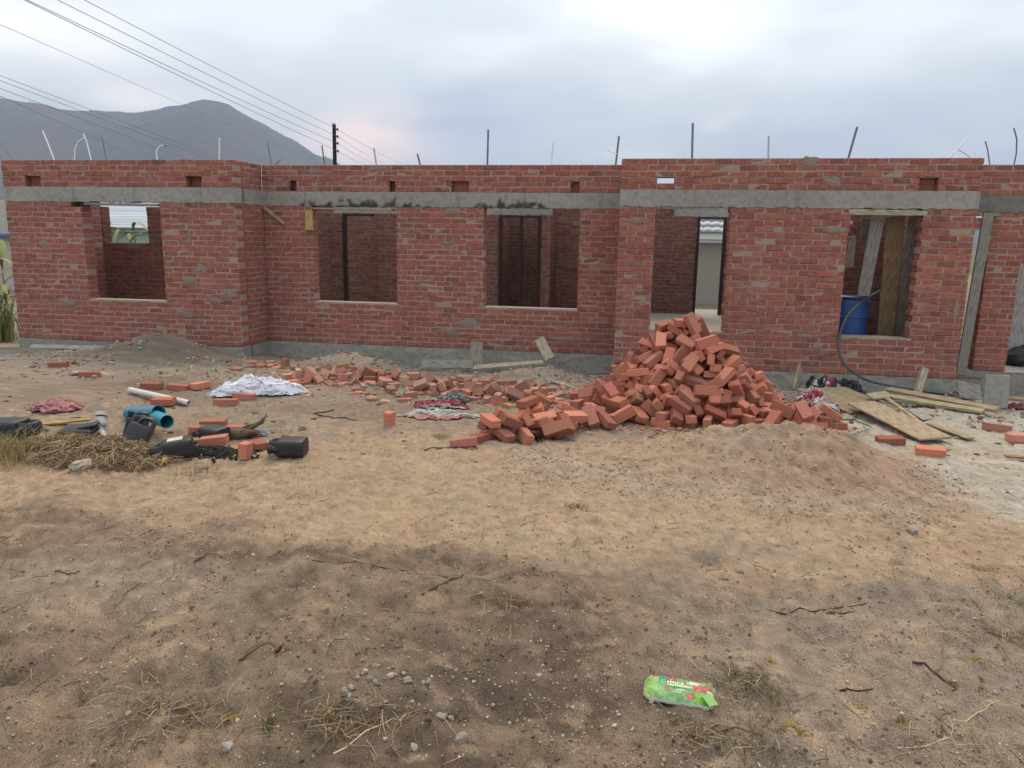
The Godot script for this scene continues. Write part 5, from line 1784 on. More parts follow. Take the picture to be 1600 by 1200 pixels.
func timber() -> void:
	var aged := Color(0.27, 0.245, 0.205)
	var fresh := Color(0.43, 0.33, 0.2)
	var pale := Color(0.42, 0.35, 0.25)
	var brown := Color(0.2, 0.125, 0.06)
	var up := Vector3.UP
	var out := Vector3.BACK
	# scraps in front of the right wing
	for t in [
		[Vector3(2.0, 0.05, 3.1), Vector3(2.62, 0.04, 2.75), 0.85, 0.014, Vector3(0.1, 1, 0.08), Color(0.36, 0.28, 0.18), "wide sheet of plywood lying at the left of the timber scraps"],
		[Vector3(2.36, 0.09, 3.3), Vector3(2.68, 0.035, 4.55), 0.31, 0.02, Vector3(-0.06, 1, 0.05), Color(0.4, 0.32, 0.215), "long tan board slanting towards the yard over the plywood"],
		[Vector3(2.86, 0.02, 3.85), Vector3(3.03, 0.022, 4.4), 0.09, 0.018, up, Color(0.41, 0.31, 0.18), "short yellow board end right of the long slanting board"],
		[Vector3(2.72, 0.06, 2.65), Vector3(3.55, 0.07, 3.36), 0.1, 0.035, Vector3(-0.1, 1, 0.1), Color(0.45, 0.37, 0.24), "long cream batten under the yellow one in the scraps"],
		[Vector3(2.9, 0.085, 2.35), Vector3(3.68, 0.1, 3.36), 0.11, 0.03, Vector3(-0.1, 1, 0.2), fresh, "long yellow batten lying on top of the scraps"],
		[Vector3(2.7, 0.1, 3.0), Vector3(2.74, 0.05, 4.0), 0.06, 0.02, Vector3(0.3, 1, 0), Color(0.5, 0.4, 0.24), "narrow pale lath crossing the slanting board"],
		[Vector3(2.55, 0.08, 2.9), Vector3(2.78, 0.1, 2.8), 0.14, 0.03, Vector3(0.2, 1, 0.2), Color(0.5, 0.42, 0.28), "short knotty board end on the plywood"],
		[Vector3(2.45, 0.04, 2.6), Vector3(3.2, 0.03, 2.95), 0.16, 0.02, up, Color(0.35, 0.3, 0.22), "weathered board underneath the cream batten"],
		[Vector3(3.1, 0.02, 3.3), Vector3(2.8, 0.05, 3.6), 0.2, 0.012, Vector3(0.3, 1, 0.3), Color(0.4, 0.37, 0.31), "grey board piece in the gap between the scraps"],
		[Vector3(3.95, 0.0, 1.62), Vector3(4.23, -0.06, 1.62), 0.3, 0.022, Vector3(-0.1, 0.8, 0.6), aged, "grey slab lying tilted behind the standing grey slab"],
		[Vector3(4.2, -0.02, 2.0), Vector3(4.95, -0.02, 2.2), 0.08, 0.03, up, Color(0.45, 0.33, 0.19), "orange batten behind the standing grey slab"],
		[Vector3(3.55, -0.14, 1.42), Vector3(3.68, 0.17, 1.2), 0.085, 0.075, out, Color(0.47, 0.4, 0.28), "short square timber leaning on the plinth under the barrel window"],
		[Vector3(2.02, -0.17, 1.55), Vector3(2.1, 0.13, 1.35), 0.26, 0.022, Vector3(1, 0.2, 0.35), pale, "pale board standing on edge against the plinth behind the heap"],
		[Vector3(3.07, 0.03, 5.0), Vector3(3.5, 0.03, 5.06), 0.05, 0.02, up, Color(0.4, 0.2, 0.11), "reddish stick lying on the pale dust at the right edge"],
		# along the middle wall
		[Vector3(-3.38, -0.17, 0.66), Vector3(-2.56, -0.14, 0.6), 0.13, 0.025, Vector3(0, 0.35, 1), Color(0.37, 0.34, 0.28), "long grey plank on edge along the middle plinth"],
		[Vector3(-2.56, -0.19, 0.64), Vector3(-1.47, -0.07, 0.55), 0.14, 0.022, Vector3(0, 1, 0.25), Color(0.42, 0.36, 0.27), "plank sloping up to the right along the middle plinth"],
		[Vector3(-2.52, -0.2, 0.57), Vector3(-2.54, 0.18, 0.44), 0.19, 0.03, Vector3(0.1, 0.1, 1), Color(0.35, 0.31, 0.25), "short grey board standing upright against the middle wall"],
		[Vector3(-1.37, -0.03, 0.55), Vector3(-1.57, 0.27, 0.42), 0.16, 0.045, Vector3(0.1, 0.1, 1), Color(0.5, 0.42, 0.3), "pale wood block leaning askew against the middle wall"],
		[Vector3(-0.92, -0.24, 0.72), Vector3(-0.43, -0.21, 0.68), 0.06, 0.02, Vector3(0, 1, 0.3), Color(0.42, 0.35, 0.26), "thin lath on the ground in the corner of the right wing"],
		[Vector3(-0.86, -0.22, 0.5), Vector3(-0.44, -0.2, 0.48), 0.07, 0.02, Vector3(0, 1, 0.3), Color(0.25, 0.22, 0.18), "dark lath behind the thin lath in the corner"],
		[Vector3(-1.36, -0.02, 2.75), Vector3(-0.95, -0.03, 3.4), 0.22, 0.015, Vector3(0.1, 1, 0), Color(0.36, 0.25, 0.12), "brown board piece at the right end of the rubble strip"],
		[Vector3(-1.2, 0.0, 2.35), Vector3(-0.75, -0.04, 2.7), 0.06, 0.02, up, Color(0.4, 0.36, 0.3), "grey lath above the brown board in the rubble"],
		# at the left
		[Vector3(-9.75, -0.07, 1.28), Vector3(-8.1, -0.06, 1.12), 0.11, 0.03, Vector3(0, 1, 0.5), Color(0.4, 0.375, 0.33), "long grey plank lying along the left plinth"],
		[Vector3(-6.9, 0.07, 3.75), Vector3(-6.35, 0.06, 3.72), 0.13, 0.015, up, Color(0.45, 0.36, 0.27), "pale thin board behind the chipped brick at the left"],
		[Vector3(-5.25, 0.07, 6.1), Vector3(-4.85, 0.11, 5.95), 0.06, 0.02, up, Color(0.47, 0.33, 0.13), "yellowish stick behind the white bottle and black cans"],
		# boards on the walls
		[Vector3(-6.24, 2.215, 0.025), Vector3(-5.88, 1.945, 0.03), 0.055, 0.03, out, Color(0.42, 0.32, 0.2), "short batten nailed slantwise in the wall corner"],
		[Vector3(-5.45, 1.85, 0.03), Vector3(-5.45, 2.17, 0.03), 0.13, 0.04, out, Color(0.52, 0.37, 0.17), "short yellow board hanging at the top left of the second window"],
		[Vector3(-5.5, 2.205, -0.1), Vector3(-4.05, 2.195, -0.1), 0.03, 0.2, out, Color(0.42, 0.35, 0.25), "long formwork board under the lintel of the second window"],
		[Vector3(-8.9, 2.21, LEFT_Z - 0.1), Vector3(-7.6, 2.2, LEFT_Z - 0.1), 0.035, 0.2, out, Color(0.36, 0.33, 0.27), "long formwork board under the lintel of the left window"],
		[Vector3(2.62, 2.19, RIGHT_Z - 0.09), Vector3(3.6, 2.185, RIGHT_Z - 0.09), 0.075, 0.2, out, Color(0.4, 0.36, 0.26), "formwork board under the lintel of the barrel window"],
		[Vector3(3.0, 0.1, 0.28), Vector3(3.07, 2.16, 0.62), 0.17, 0.03, out, Color(0.33, 0.32, 0.29), "grey plank propped in the barrel window, first from the barrel"],
		[Vector3(3.43, 0.1, 0.3), Vector3(3.3, 2.16, 0.6), 0.23, 0.035, out, Color(0.22, 0.15, 0.085), "brown plank propped in the middle of the barrel window"],
		[Vector3(3.62, 0.1, 0.25), Vector3(3.56, 2.17, 0.58), 0.2, 0.03, out, Color(0.23, 0.205, 0.175), "dark grey plank propped at the right of the barrel window"],
		[Vector3(2.79, 1.45, 0.5), Vector3(2.76, 1.88, 0.62), 0.13, 0.025, Vector3(0.3, 0.3, 1), Color(0.26, 0.22, 0.17), "short board nailed inside the left edge of the barrel window"],
		[Vector3(2.9, 2.0, 0.45), Vector3(3.02, 2.0, 0.45), 0.26, 0.025, out, Color(0.22, 0.2, 0.175), "small board stub hanging beside the first propped plank"],
		[Vector3(4.44, -0.02, 0.4), Vector3(4.56, 2.22, 0.3), 0.17, 0.03, Vector3(0.4, 0, 1), Color(0.3, 0.285, 0.25), "tall grey board leaning in the narrow porch opening"],
		[Vector3(4.66, 1.57, 0.03), Vector3(4.68, 2.17, 0.03), 0.12, 0.035, out, Color(0.33, 0.25, 0.18), "short board hanging at the top of the porch pier"],
		[Vector3(4.42, 2.215, 0.04), Vector3(4.8, 2.2, 0.04), 0.05, 0.12, out, Color(0.36, 0.32, 0.24), "small crosspiece above the porch opening"],
		[Vector3(4.26, -0.03, 0.5), Vector3(4.7, -0.05, 0.35), 0.12, 0.03, up, Color(0.2, 0.165, 0.12), "dark plank laid as a step in the porch opening"],
		[Vector3(5.66, -0.05, -0.95), Vector3(5.69, 1.5, -1.05), 0.3, 0.03, Vector3(-0.3, 0, 1), Color(0.45, 0.45, 0.43), "pale panel leaning in the porch at the right edge"]]:
		tag(strip_board("board", t[0], t[1], t[2], t[3], t[4], t[5]), t[6], "board")
	var slab := MB.new()
	slab.cbox(Vector3(0.265, 0.39, 0.045), 0.006, Color(0.33, 0.315, 0.28), 0.003, rng)
	var o := obj("grey_slab", slab.mesh(), mats["concrete"])
	o.transform = Transform3D(Basis(Vector3.UP, 0.06) * Basis(Vector3.RIGHT, -0.1), Vector3(4.1, 0.105, 2.3))
	tag(o, "square grey slab standing upright by the porch steps", "slab")


func things() -> void:
	var r := RandomNumberGenerator.new()
	r.seed = 55
	var black := Color(0.022, 0.023, 0.025)
	# jerrycans
	jerrycan("black jerrycan lying alone on the sand, its handle to the left", Vector3(-2.62, top(-2.62, 6.3) + 0.066, 6.32), Basis(Vector3(0.18, 0, 0.98), Vector3(-0.98, 0.0, 0.18), Vector3(0, -1, 0)), black, false, 1.08)
	jerrycan("black jerrycan with a cream sticker lying in front of the others", Vector3(-3.49, top(-3.5, 6.55) + 0.1, 6.5), Basis(Vector3(-0.5, -0.05, -0.86), Vector3(-0.85, -0.12, 0.5), Vector3(-0.12, 0.99, 0.02)).orthonormalized(), Color(0.02, 0.021, 0.02), true, 1.15)
	jerrycan("dark violet-grey jerrycan standing tilted amid the dump", Vector3(-4.1, top(-4.05, 6.45) - 0.02, 6.42), Basis(Vector3.UP, 0.3) * Basis(Vector3.BACK, -0.42) * Basis(Vector3.RIGHT, -0.3) * Basis(Vector3.UP, PI), Color(0.045, 0.043, 0.052), false, 0.98)
	jerrycan("dark green jerrycan standing behind the violet-grey one", Vector3(-4.33, top(-4.33, 6.15) + 0.0, 6.1), Basis(Vector3.UP, 0.5) * Basis(Vector3.BACK, -0.3) * Basis(Vector3.UP, PI), Color(0.018, 0.034, 0.032), false, 0.9)
	jerrycan("black jerrycan cut by the left picture edge beside dry grass", Vector3(-5.28, top(-5.2, 6.6) + 0.075, 6.55), Basis(Vector3(0.1, 0, 0.99), Vector3(0.99, 0.03, -0.1), Vector3(0, 1, -0.03)).orthonormalized(), black, false, 1.3)
	jerrycan("black jerrycan lying flat behind the sticker jerrycan", Vector3(-3.5, top(-3.6, 6.15) + 0.07, 6.05), Basis(Vector3(-0.2, 0, 0.97), Vector3(-0.97, 0.02, -0.2), Vector3(0, -1, 0)).orthonormalized(), Color(0.025, 0.027, 0.03), false, 1.0)
	var mb := MB.new()
	mb.cbox(Vector3(0.32, 0.05, 0.16), 0.015, Color(0.02, 0.022, 0.025), 0.004, r)
	mb.xf = Transform3D(Basis(Vector3.BACK, 0.15), Vector3(0.06, 0.03, -0.03))
	mb.cbox(Vector3(0.22, 0.03, 0.1), 0.01, Color(0.03, 0.032, 0.036), 0.004, r)
	var tray := obj("plastic_tray", mb.mesh(), mats["black plastic"])
	tray.transform = Transform3D(Basis.from_euler(Vector3(0.15, 0.1, 0.08)), on_ground(-4.72, 6.28, 0.05))
	tag(tray, "flat broken black plastic piece between straw and white bottle", "plastic scrap")
	# pipes
	pipe("pipe", "teal plastic pipe whose open end points at the viewer, in front", Vector3(-4.42, 0.14, 5.76), Vector3(-4.05, 0.15, 6.02), 0.06, Color(0.035, 0.27, 0.34), 0.0)
	pipe("pipe", "blue plastic pipe with a socket behind the teal pipe", Vector3(-4.72, 0.1, 5.62), Vector3(-4.24, 0.185, 5.86), 0.058, Color(0.04, 0.2, 0.34), 0.12)
	pipe("pipe", "white plastic pipe lying on dark soil in front of the soil heap", Vector3(-5.39, top(-5.39, 4.71) + 0.03, 4.71), Vector3(-4.56, top(-4.56, 4.92) + 0.03, 4.92), 0.03, Color(0.62, 0.61, 0.55))
	# crushed white bottle
	var bottle := base("plastic_bottle")
	mb = MB.new()
	var pts := [Vector3(-4.66, 0.165, 6.06), Vector3(-4.655, 0.14, 6.07), Vector3(-4.64, 0.11, 6.09), Vector3(-4.63, 0.085, 6.11), Vector3(-4.62, 0.06, 6.13), Vector3(-4.6, 0.04, 6.15), Vector3(-4.575, 0.02, 6.17), Vector3(-4.55, -0.0, 6.19)]
	mb.tube(pts, [0.045, 0.058, 0.055, 0.035, 0.03, 0.043, 0.045, 0.02], 18, Color(0.5, 0.49, 0.45), true, Color(0.4, 0.39, 0.35))
	for i in mb.v.size():
		var q := noise(16.0, 2, 501).get_noise_3d(mb.v[i].x, mb.v[i].y, mb.v[i].z)
		mb.v[i] += mb.n[i] * q * 0.016
		if q > 0.33:
			mb.c[i] = Color(0.06, 0.06, 0.055)
	obj("body", mb.mesh(), mats["plastic"], bottle)
	mb = MB.new()
	mb.tube([Vector3(-4.665, 0.175, 6.05), Vector3(-4.67, 0.205, 6.035)], [0.05, 0.045], 18, Color(0.55, 0.54, 0.5))
	obj("cap", mb.mesh(), mats["plastic"], bottle)
	tag(bottle, "crushed stained white plastic bottle by the black cans", "bottle")
	mb = MB.new()
	mb.lathe([[0.0, 0.0], [0.024, 0.008], [0.034, 0.04], [0.03, 0.08], [0.018, 0.1], [0.0, 0.105]], 14, Color(0.5, 0.33, 0.08))
	for i in mb.v.size():
		if mb.v[i].y < 0.03 or absf(mb.v[i].x) < 0.006:
			mb.c[i] = Color(0.2, 0.04, 0.025)
	var fruit := obj("fruit_scrap", mb.mesh(), mats["paint"])
	fruit.transform = Transform3D(Basis.from_euler(Vector3(-0.4, 0, -0.15)).scaled(Vector3.ONE * 0.62), on_ground(-3.56, 6.8, -0.005))
	tag(fruit, "yellow and red fruit scrap in front of the sticker jerrycan", "fruit")
	# log with its root, ash and burnt bits
	var log := base("log")
	mb = MB.new()
	var lp := []
	for p in [[-3.72, 5.9, 0.045], [-3.6, 5.89, 0.05], [-3.48, 5.87, 0.045], [-3.38, 5.83, 0.05], [-3.3, 5.8, 0.04]]:
		lp.append(on_ground(p[0], p[1], p[2]))
	mb.tube(lp, [0.045, 0.052, 0.048, 0.04, 0.015], 14, Color(0.16, 0.12, 0.085))
	for rt in [[[-3.45, 5.86, 0.06], [-3.36, 5.8, 0.1], [-3.31, 5.74, 0.13], [-3.27, 5.72, 0.19]], [[-3.4, 5.84, 0.05], [-3.3, 5.86, 0.07], [-3.22, 5.9, 0.05]], [[-3.5, 5.86, 0.06], [-3.44, 5.78, 0.1], [-3.36, 5.72, 0.11]]]:
		var rp := []
		var rw := []
		for p in rt:
			rp.append(on_ground(p[0], p[1], p[2]))
			rw.append(0.026 - 0.02 * rw.size() / (rt.size() - 1.0))
		mb.tube(rp, rw, 9, Color(0.13, 0.095, 0.065))
	for i in mb.v.size():
		mb.v[i] += mb.n[i] * noise(14.0, 2, 502).get_noise_3d(mb.v[i].x * 0.3, mb.v[i].y * 1.6, mb.v[i].z * 1.6) * 0.035
	obj("bark", mb.mesh(), mats["dry plant"], log)
	mb = MB.new()
	mb.tube([lp[0] - Vector3(0.004, 0, 0), lp[0] + Vector3(0.004, 0, 0)], [0.044, 0.044], 16, Color(0.45, 0.36, 0.26))
	obj("sawn_end", mb.mesh(), mats["dry plant"], log)
	tag(log, "dry log with a curved root by the fireplace bricks", "log")
	crumple("ash", "black ash of a small fire between the propped bricks", "ash", on_ground(-3.4, 6.34), 0.2, Vector3(0.55, 0.05, 0.26), 61, 2.0, func(_x, _z, q) -> Color: return Color(0.02, 0.02, 0.02) * (1.0 + q), "stone", 0.6)
	scatter("charcoal", "bits of charcoal and ash around the fireplace bricks", [stone_mesh(r, 2), stone_mesh(r, 2)], "stone", 240, func() -> Array:
		var x := -3.36 + r.randfn(0, 0.18)
		var z := 6.3 + r.randfn(0, 0.09)
		var k := r.randf_range(0.01, 0.04)
		return [Transform3D(Basis.from_euler(Vector3(r.randf() * 6.0, r.randf() * 6.0, 0)).scaled(Vector3.ONE * k), on_ground(x, z, 0.012)), Color(0.025, 0.024, 0.024) if r.randf() < 0.8 else Color(0.3, 0.3, 0.3)])
	crumple("plastic_scrap", "small bright blue plastic scrap right of the log", "plastic scrap", on_ground(-3.33, 5.74), 0.3, Vector3(0.12, 0.06, 0.07), 62, 3.0, func(_x, _z, q) -> Color: return Color(0.08, 0.3, 0.6) if q < 0.25 else Color(0.5, 0.65, 0.8), "foil")
	crumple("paper_scrap", "dusky pink torn packaging paper at the left of the yard", "paper", on_ground(-5.5, 5.62), 0.5, Vector3(0.46, 0.1, 0.34), 63, 0.5, func(_x, _z, q) -> Color: return Color(0.33, 0.14, 0.14) * (1.0 + 0.4 * q), "paint")
	# white sheet
	crumple("white_sheet", "crumpled white sheet lying before the broken bricks", "sheet", on_ground(-4.13, 4.3), 0.48, Vector3(1.0, 0.24, 0.22), 64, 0.7, func(_x, _z, _q) -> Color: return Color(0.75, 0.76, 0.82), "cloth", 0.45)
	# rags and sacks
	var striped := func(x, z, q) -> Color:
		return Color(0.28, 0.065, 0.085) if sin(z * 5.0 + q * 2.0) > -0.1 else (Color(0.38, 0.34, 0.32) if q > 0.0 else Color(0.2, 0.2, 0.19))
	crumple("cement_bag", "flattened maroon and grey cement bag in front of the rubble strip", "bag", on_ground(-2.08, 4.18), 0.15, Vector3(0.62, 0.08, 0.3), 65, 0.8, striped)
	crumple("cement_bag", "small crumpled grey bag with stripes above the maroon bag", "bag", on_ground(-2.05, 3.85), 0.4, Vector3(0.36, 0.1, 0.2), 66, 2.4, func(_x, z, q) -> Color: return Color(0.34, 0.34, 0.33) if sin(z * 14.0 + q * 4.0) > 0.0 else Color(0.12, 0.12, 0.12))
	crumple("torn_mat", "flat grey torn sacking on the sand below the maroon bag", "sacking", on_ground(-2.0, 4.66), 0.12, Vector3(0.8, 0.06, 0.26), 67, 0.7, func(_x, z, q) -> Color: return Color(0.36, 0.34, 0.31) * (1.0 + 0.5 * q) if z < 0.55 else Color(0.42, 0.2, 0.18))
	var print_red := func(x, z, q) -> Color:
		if absf(x - 0.15) < 0.13 + 0.1 * q:
			return Color(0.38, 0.06, 0.1)
		return Color(0.55, 0.53, 0.52) if q < 0.2 and sin(x * 9.0 + z * 4.0) > -0.5 else Color(0.06, 0.06, 0.065)
	crumple("cement_bag", "crumpled grey cement bag with red print against the plinth behind the heap", "bag", on_ground(2.38, 1.5), 0.1, Vector3(0.5, 0.22, 0.4), 68, 0.9, print_red)
	crumple("black_bag", "torn black plastic bag against the plinth beside the grey bag", "bag", on_ground(2.72, 1.3), 0.0, Vector3(0.42, 0.2, 0.3), 69, 0.9, func(_x, _z, q) -> Color: return Color(0.025, 0.028, 0.032) * (1.0 + 0.6 * q), "black plastic")
	crumple("cement_bag", "red and white printed bag at the right foot of the heap", "bag", on_ground(1.86, 3.42), 0.2, Vector3(0.5, 0.26, 0.36), 70, 0.9, func(x, z, q) -> Color:
		if z > 0.3 and x > -0.3:
			return Color(0.55, 0.53, 0.5) if q > -0.1 else Color(0.03, 0.03, 0.03)
		return Color(0.36, 0.07, 0.1) if q < 0.35 else Color(0.5, 0.42, 0.42))
	crumple("cement_bag", "small red and white bag crumpled by the porch corner", "bag", on_ground(4.18, 1.3), 0.1, Vector3(0.36, 0.14, 0.26), 71, 2.2, func(_x, z, q) -> Color: return Color(0.5, 0.48, 0.47) if q > 0.0 else Color(0.33, 0.08, 0.09))
	crumple("cement_bag", "dull maroon bag flattened right of the grey slab", "bag", on_ground(4.36, 2.25), 0.1, Vector3(0.24, 0.06, 0.2), 72, 2.2, func(_x, _z, q) -> Color: return Color(0.2, 0.08, 0.09) * (1.0 + q))
	crumple("paper_scrap", "torn pale paper in the rubble right of the white sheet", "paper", on_ground(-2.62, 3.85), 0.8, Vector3(0.2, 0.09, 0.14), 73, 2.2, func(_x, _z, q) -> Color: return Color(0.48, 0.42, 0.35) * (1.0 + 0.3 * q), "paint")
	crumple("cement_bag", "pale green-grey bag scrap at the left end of the rubble strip", "bag", on_ground(-3.95, 3.05), 0.5, Vector3(0.4, 0.08, 0.24), 74, 2.0, func(_x, _z, q) -> Color: return Color(0.32, 0.32, 0.28) * (1.0 + 0.6 * q))
	mb = MB.new()
	for k in 3:
		mb.xf = Transform3D(Basis.from_euler(Vector3(0.2 * k, 0.9 * k, 0.3)), Vector3(0.16 * k, 0.12 + 0.06 * k, 0.02 * k))
		mb.lathe([[0.0, -0.14], [0.13, -0.12], [0.2, -0.02], [0.17, 0.09], [0.07, 0.15], [0.0, 0.16]], 18, Color(0.02, 0.022, 0.024))
	for i in mb.v.size():
		mb.v[i] += mb.n[i] * noise(6.0, 3, 503).get_noise_3d(mb.v[i].x, mb.v[i].y, mb.v[i].z) * 0.05
	var bag := obj("black_bag", mb.mesh(), mats["black plastic"])
	bag.position = Vector3(5.72, -0.03, -0.9)
	tag(bag, "bulging black plastic bag in the porch at the right edge", "bag")

	# barrel and hose in the window
	var barrel := base("barrel", Vector3(2.87, 0.125, 0.3))
	mb = MB.new()
	mb.lathe([[0.0, 0.0], [0.25, 0.0], [0.272, 0.02], [0.285, 0.1], [0.285, 0.3], [0.292, 0.31], [0.292, 0.33], [0.285, 0.34], [0.285, 0.62], [0.292, 0.63], [0.292, 0.65], [0.285, 0.66], [0.283, 0.85], [0.262, 0.89]], 40, Color(0.012, 0.06, 0.22))
	obj("body", mb.mesh(), mats["plastic"], barrel)
	mb = MB.new()
	mb.lathe([[0.262, 0.885], [0.29, 0.89], [0.294, 0.905], [0.29, 0.925], [0.27, 0.935], [0.262, 0.92], [0.25, 0.905], [0.0, 0.9]], 40, Color(0.006, 0.02, 0.075))
	obj("lid", mb.mesh(), mats["plastic"], barrel)
	tag(barrel, "blue plastic barrel standing inside the right-hand window", "barrel")
	var hose: Array = []
	var ctrl := [Vector3(3.55, 1.3, 0.1), Vector3(3.29, 1.13, 0.3), Vector3(2.95, 0.97, 0.62), Vector3(2.74, 0.77, 0.83), Vector3(2.66, 0.56, 0.905), Vector3(2.64, 0.38, 0.96), Vector3(2.72, 0.16, 1.08), Vector3(2.95, 0.0, 1.22), Vector3(3.25, -0.06, 1.3), Vector3(3.6, -0.1, 1.35), Vector3(3.95, -0.14, 1.3), Vector3(4.3, -0.17, 1.25), Vector3(4.6, -0.19, 1.2)]
	for i in range(1, ctrl.size() - 2):
		for k in 6:
			hose.append(ctrl[i].cubic_interpolate(ctrl[i + 1], ctrl[i - 1], ctrl[i + 2], k / 6.0))
	var rad := []
	for p in hose:
		rad.append(0.0165)
	mb = MB.new()
	mb.tube(hose, rad, 10, Color(0.07, 0.075, 0.08))
	tag(obj("hose", mb.mesh(), mats["rubber"]), "black hose curving from the barrel window down to the scraps", "hose")
	# white tap pipe ends beside the barrel window
	mb = MB.new()
	mb.tube([Vector3(0, 0, 0), Vector3(0, 0, 0.12)], [0.03, 0.03], 12, Color(0.6, 0.57, 0.5))
	var stub := obj("pipe_end", mb.mesh(), mats["plastic"])
	stub.position = Vector3(2.69, 2.06, 0.62)
	tag(stub, "short cream pipe end at the upper left of the barrel window", "pipe")
	# cords by the heap
	stick("cord", "thin green cord trailing from the heap towards the scraps", [[1.55, 4.3, 0.09], [1.8, 4.1, 0.05], [2.1, 4.05, 0.08], [2.25, 4.12, 0.03]], 0.006, 0.006, Color(0.05, 0.12, 0.07), "", "cord")
	stick("cord", "loop of pale teal cord at the right foot of the heap", [[1.75, 4.5, 0.02], [1.95, 4.55, 0.01], [2.1, 4.4, 0.02], [2.2, 4.2, 0.02]], 0.006, 0.006, Color(0.12, 0.22, 0.2), "", "cord")
	carton()


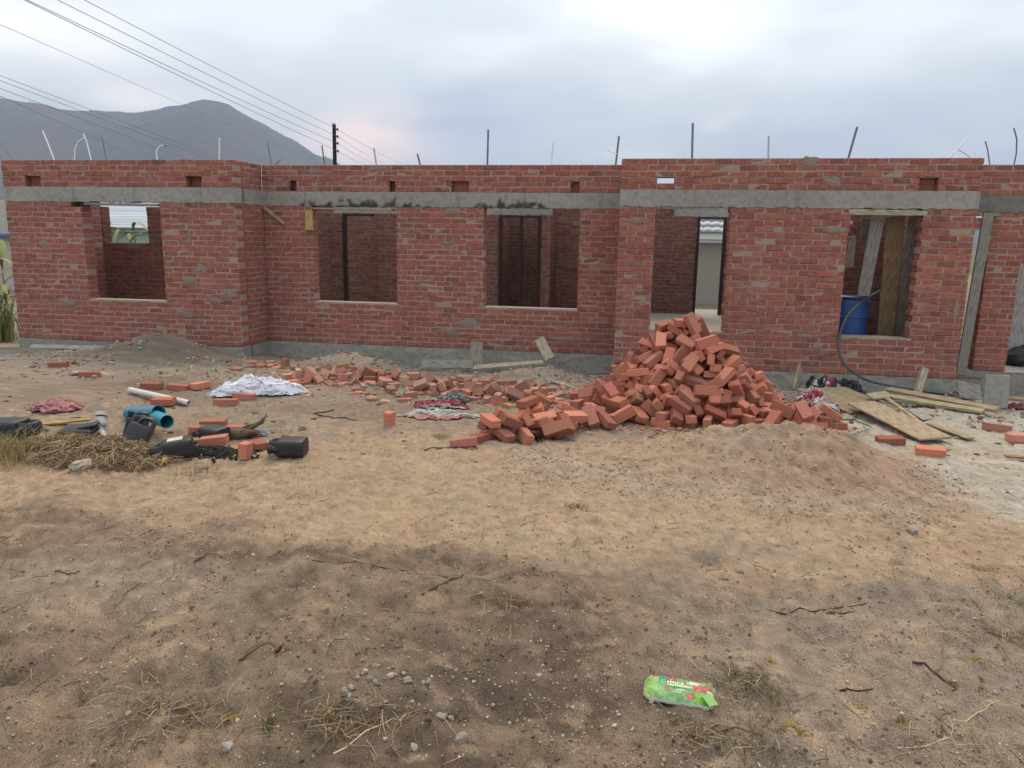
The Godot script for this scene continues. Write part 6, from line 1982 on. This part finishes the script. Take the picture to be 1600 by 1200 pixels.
# the squashed drink carton: its printed face is a texture, its lettering stands a hair proud of it
func carton() -> void:
	var w := 280
	var h := 130
	var im := Image.create(w, h, false, Image.FORMAT_RGBA8)
	var nz := noise(0.02, 3, 601)
	for j in h:
		for i in w:
			var k := nz.get_noise_2d(i, j)
			var c := Color(0.46, 0.66, 0.42).lerp(Color(0.58, 0.72, 0.36), clampf(0.9 - i / 90.0, 0.0, 1.0))
			if i > 55 and i < 86 + 6 * k and j > 6 and j < 58 + 14 * k:
				c = Color(0.1, 0.6, 0.4)
			if i > 200 and j > 75:
				c = Color(0.42, 0.66, 0.24)
			for b in [[36, 12, 13, 9], [104, 22, 16, 14], [168, 34, 16, 10], [216, 44, 34, 16], [252, 34, 24, 12], [86, 80, 11, 13], [180, 100, 24, 12], [212, 60, 24, 11], [240, 46, 20, 10]]:
				var d := Vector2((i - b[0]) / float(b[2]), (j - b[1]) / float(b[3])).length() + k * 0.5
				if d < 1.0:
					c = Color(0.72, 0.32, 0.3).lerp(Color(0.88, 0.6, 0.52), clampf(1.0 - d * 1.7, 0, 1))
			for b in [[194, 26, 26, 13], [262, 62, 16, 14]]:
				if Vector2((i - b[0]) / float(b[2]), (j - b[1]) / float(b[3])).length() + k * 0.4 < 1.0:
					c = Color(0.83, 0.82, 0.74)
			# small white floral mark on the darker green
			for b in [[66, 34], [76, 32], [70, 42], [79, 43], [64, 47], [73, 50]]:
				if Vector2(i - b[0], j - b[1]).length() < 3.2:
					c = Color(0.68, 0.86, 0.76)
			im.set_pixel(i, j, c * (0.93 + 0.2 * k))
	var m := StandardMaterial3D.new()
	m.resource_name = "printed board"
	m.albedo_texture = ImageTexture.create_from_image(im)
	m.roughness = 0.5
	m.metallic_specular = 0.4
	m.texture_repeat = false
	var t := base("juice_carton", on_ground(0.212, 8.985, 0.012))
	t.basis = Basis(Vector3.UP, -0.06) * Basis(Vector3.BACK, -0.02) * Basis(Vector3.RIGHT, 0.12)
	var nx := 41
	var nz2 := 19
	var crease := noise(14.0, 2, 602)
	var hx := 0.138
	var hz := 0.066
	var lift := func(u: float, v: float) -> float:     # u, v in -1..1
		var e := (1.0 - pow(absf(u), 6.0)) * (1.0 - 0.6 * pow(absf(v), 4.0))
		return 0.018 + 0.02 * e + 0.006 * crease.get_noise_2d(u, v * 0.5)
	var outline := func(u: float, v: float) -> Vector2:
		var x := u * hx
		var z := v * hz
		if u < -0.72:                                    # rounded, folded left end
			z *= sqrt(maxf(0.12, 1.0 - pow((-0.72 - u) / 0.3, 2.0) * 0.85))
		if u > 0.8:
			z *= 1.0 - 0.22 * (u - 0.8) / 0.2
			x -= 0.012 * (0.5 + 0.5 * v)
		return Vector2(x, z)
	var pts := PackedVector3Array()
	var cols := PackedColorArray()
	var uvs := PackedVector2Array()
	for j in nz2:
		for i in nx:
			var u := 2.0 * i / (nx - 1) - 1.0
			var v := 2.0 * j / (nz2 - 1) - 1.0
			var q: Vector2 = outline.call(u, v)
			pts.append(Vector3(q.x, lift.call(u, v), q.y))
			cols.append(Color.WHITE)
			uvs.append(Vector2(float(i) / (nx - 1), float(j) / (nz2 - 1)))
	var mb := MB.new()
	mb.sheet(nx, nz2, pts, cols, null, uvs)
	obj("printed_face", mb.mesh(), m, t)
	# white side and back panels down to the ground
	mb = MB.new()
	var ring := []
	for i in nx:
		ring.append([2.0 * i / (nx - 1) - 1.0, 1.0])
	for j in range(nz2 - 2, -1, -1):
		ring.append([1.0, 2.0 * j / (nz2 - 1) - 1.0])
	for i in range(nx - 2, -1, -1):
		ring.append([2.0 * i / (nx - 1) - 1.0, -1.0])
	for j in range(1, nz2):
		ring.append([-1.0, 2.0 * j / (nz2 - 1) - 1.0])
	pts = PackedVector3Array()
	cols = PackedColorArray()
	for k in 3:
		for s in ring:
			var q: Vector2 = outline.call(s[0], s[1])
			var y: float = lift.call(s[0], s[1])
			q *= [1.0, 1.012, 0.86][k]
			pts.append(Vector3(q.x, [y - 0.0004, y - 0.016, 0.0][k], q.y))
			cols.append(Color(0.8, 0.79, 0.75) if k < 2 else Color(0.3, 0.29, 0.27))
	mb.sheet(ring.size(), 3, pts, cols, Vector3(0, 0.015, 0))
	obj("side_panel", mb.mesh(), mats["foil"], t)
	mb = MB.new()
	mb.cbox(Vector3(0.05, 0.0012, 0.05), 0.0004, Color(0.25, 0.45, 0.12))
	var flap := obj("folded_flap", mb.mesh(), mats["foil"], t)
	flap.transform = Transform3D(Basis.from_euler(Vector3(0.3, 0.7, -0.25)), Vector3(0.115, 0.038, 0.042))
	# lettering
	var font := SystemFont.new()
	font.font_names = PackedStringArray(["Droid Sans"])
	font.font_weight = 700
	for l in [["APPLE &", 13, -0.052, -0.022], ["CRANBERRY", 13, -0.052, -0.005], ["JUICE", 9, -0.012, 0.015], ["1.5", 9, -0.012, 0.03]]:
		var tm := TextMesh.new()
		tm.font = font
		tm.text = l[0]
		tm.font_size = l[1]
		tm.pixel_size = 0.0013
		tm.depth = 0.0006
		tm.horizontal_alignment = HORIZONTAL_ALIGNMENT_LEFT
		tm.vertical_alignment = VERTICAL_ALIGNMENT_CENTER
		var o := MeshInstance3D.new()
		o.name = numbered("lettering", t)
		o.mesh = tm
		var wm := StandardMaterial3D.new()
		wm.albedo_color = Color(0.86, 0.93, 0.84)
		wm.roughness = 0.6
		o.material_override = wm
		t.add_child(o, true)
		o.transform = Transform3D(Basis(Vector3.RIGHT, -PI / 2), Vector3(l[2], lift.call(l[2] / hx + 0.2, l[3] / hz) + 0.0022, l[3]))
	tag(t, "squashed green juice carton with red fruit print on the dark soil", "carton")
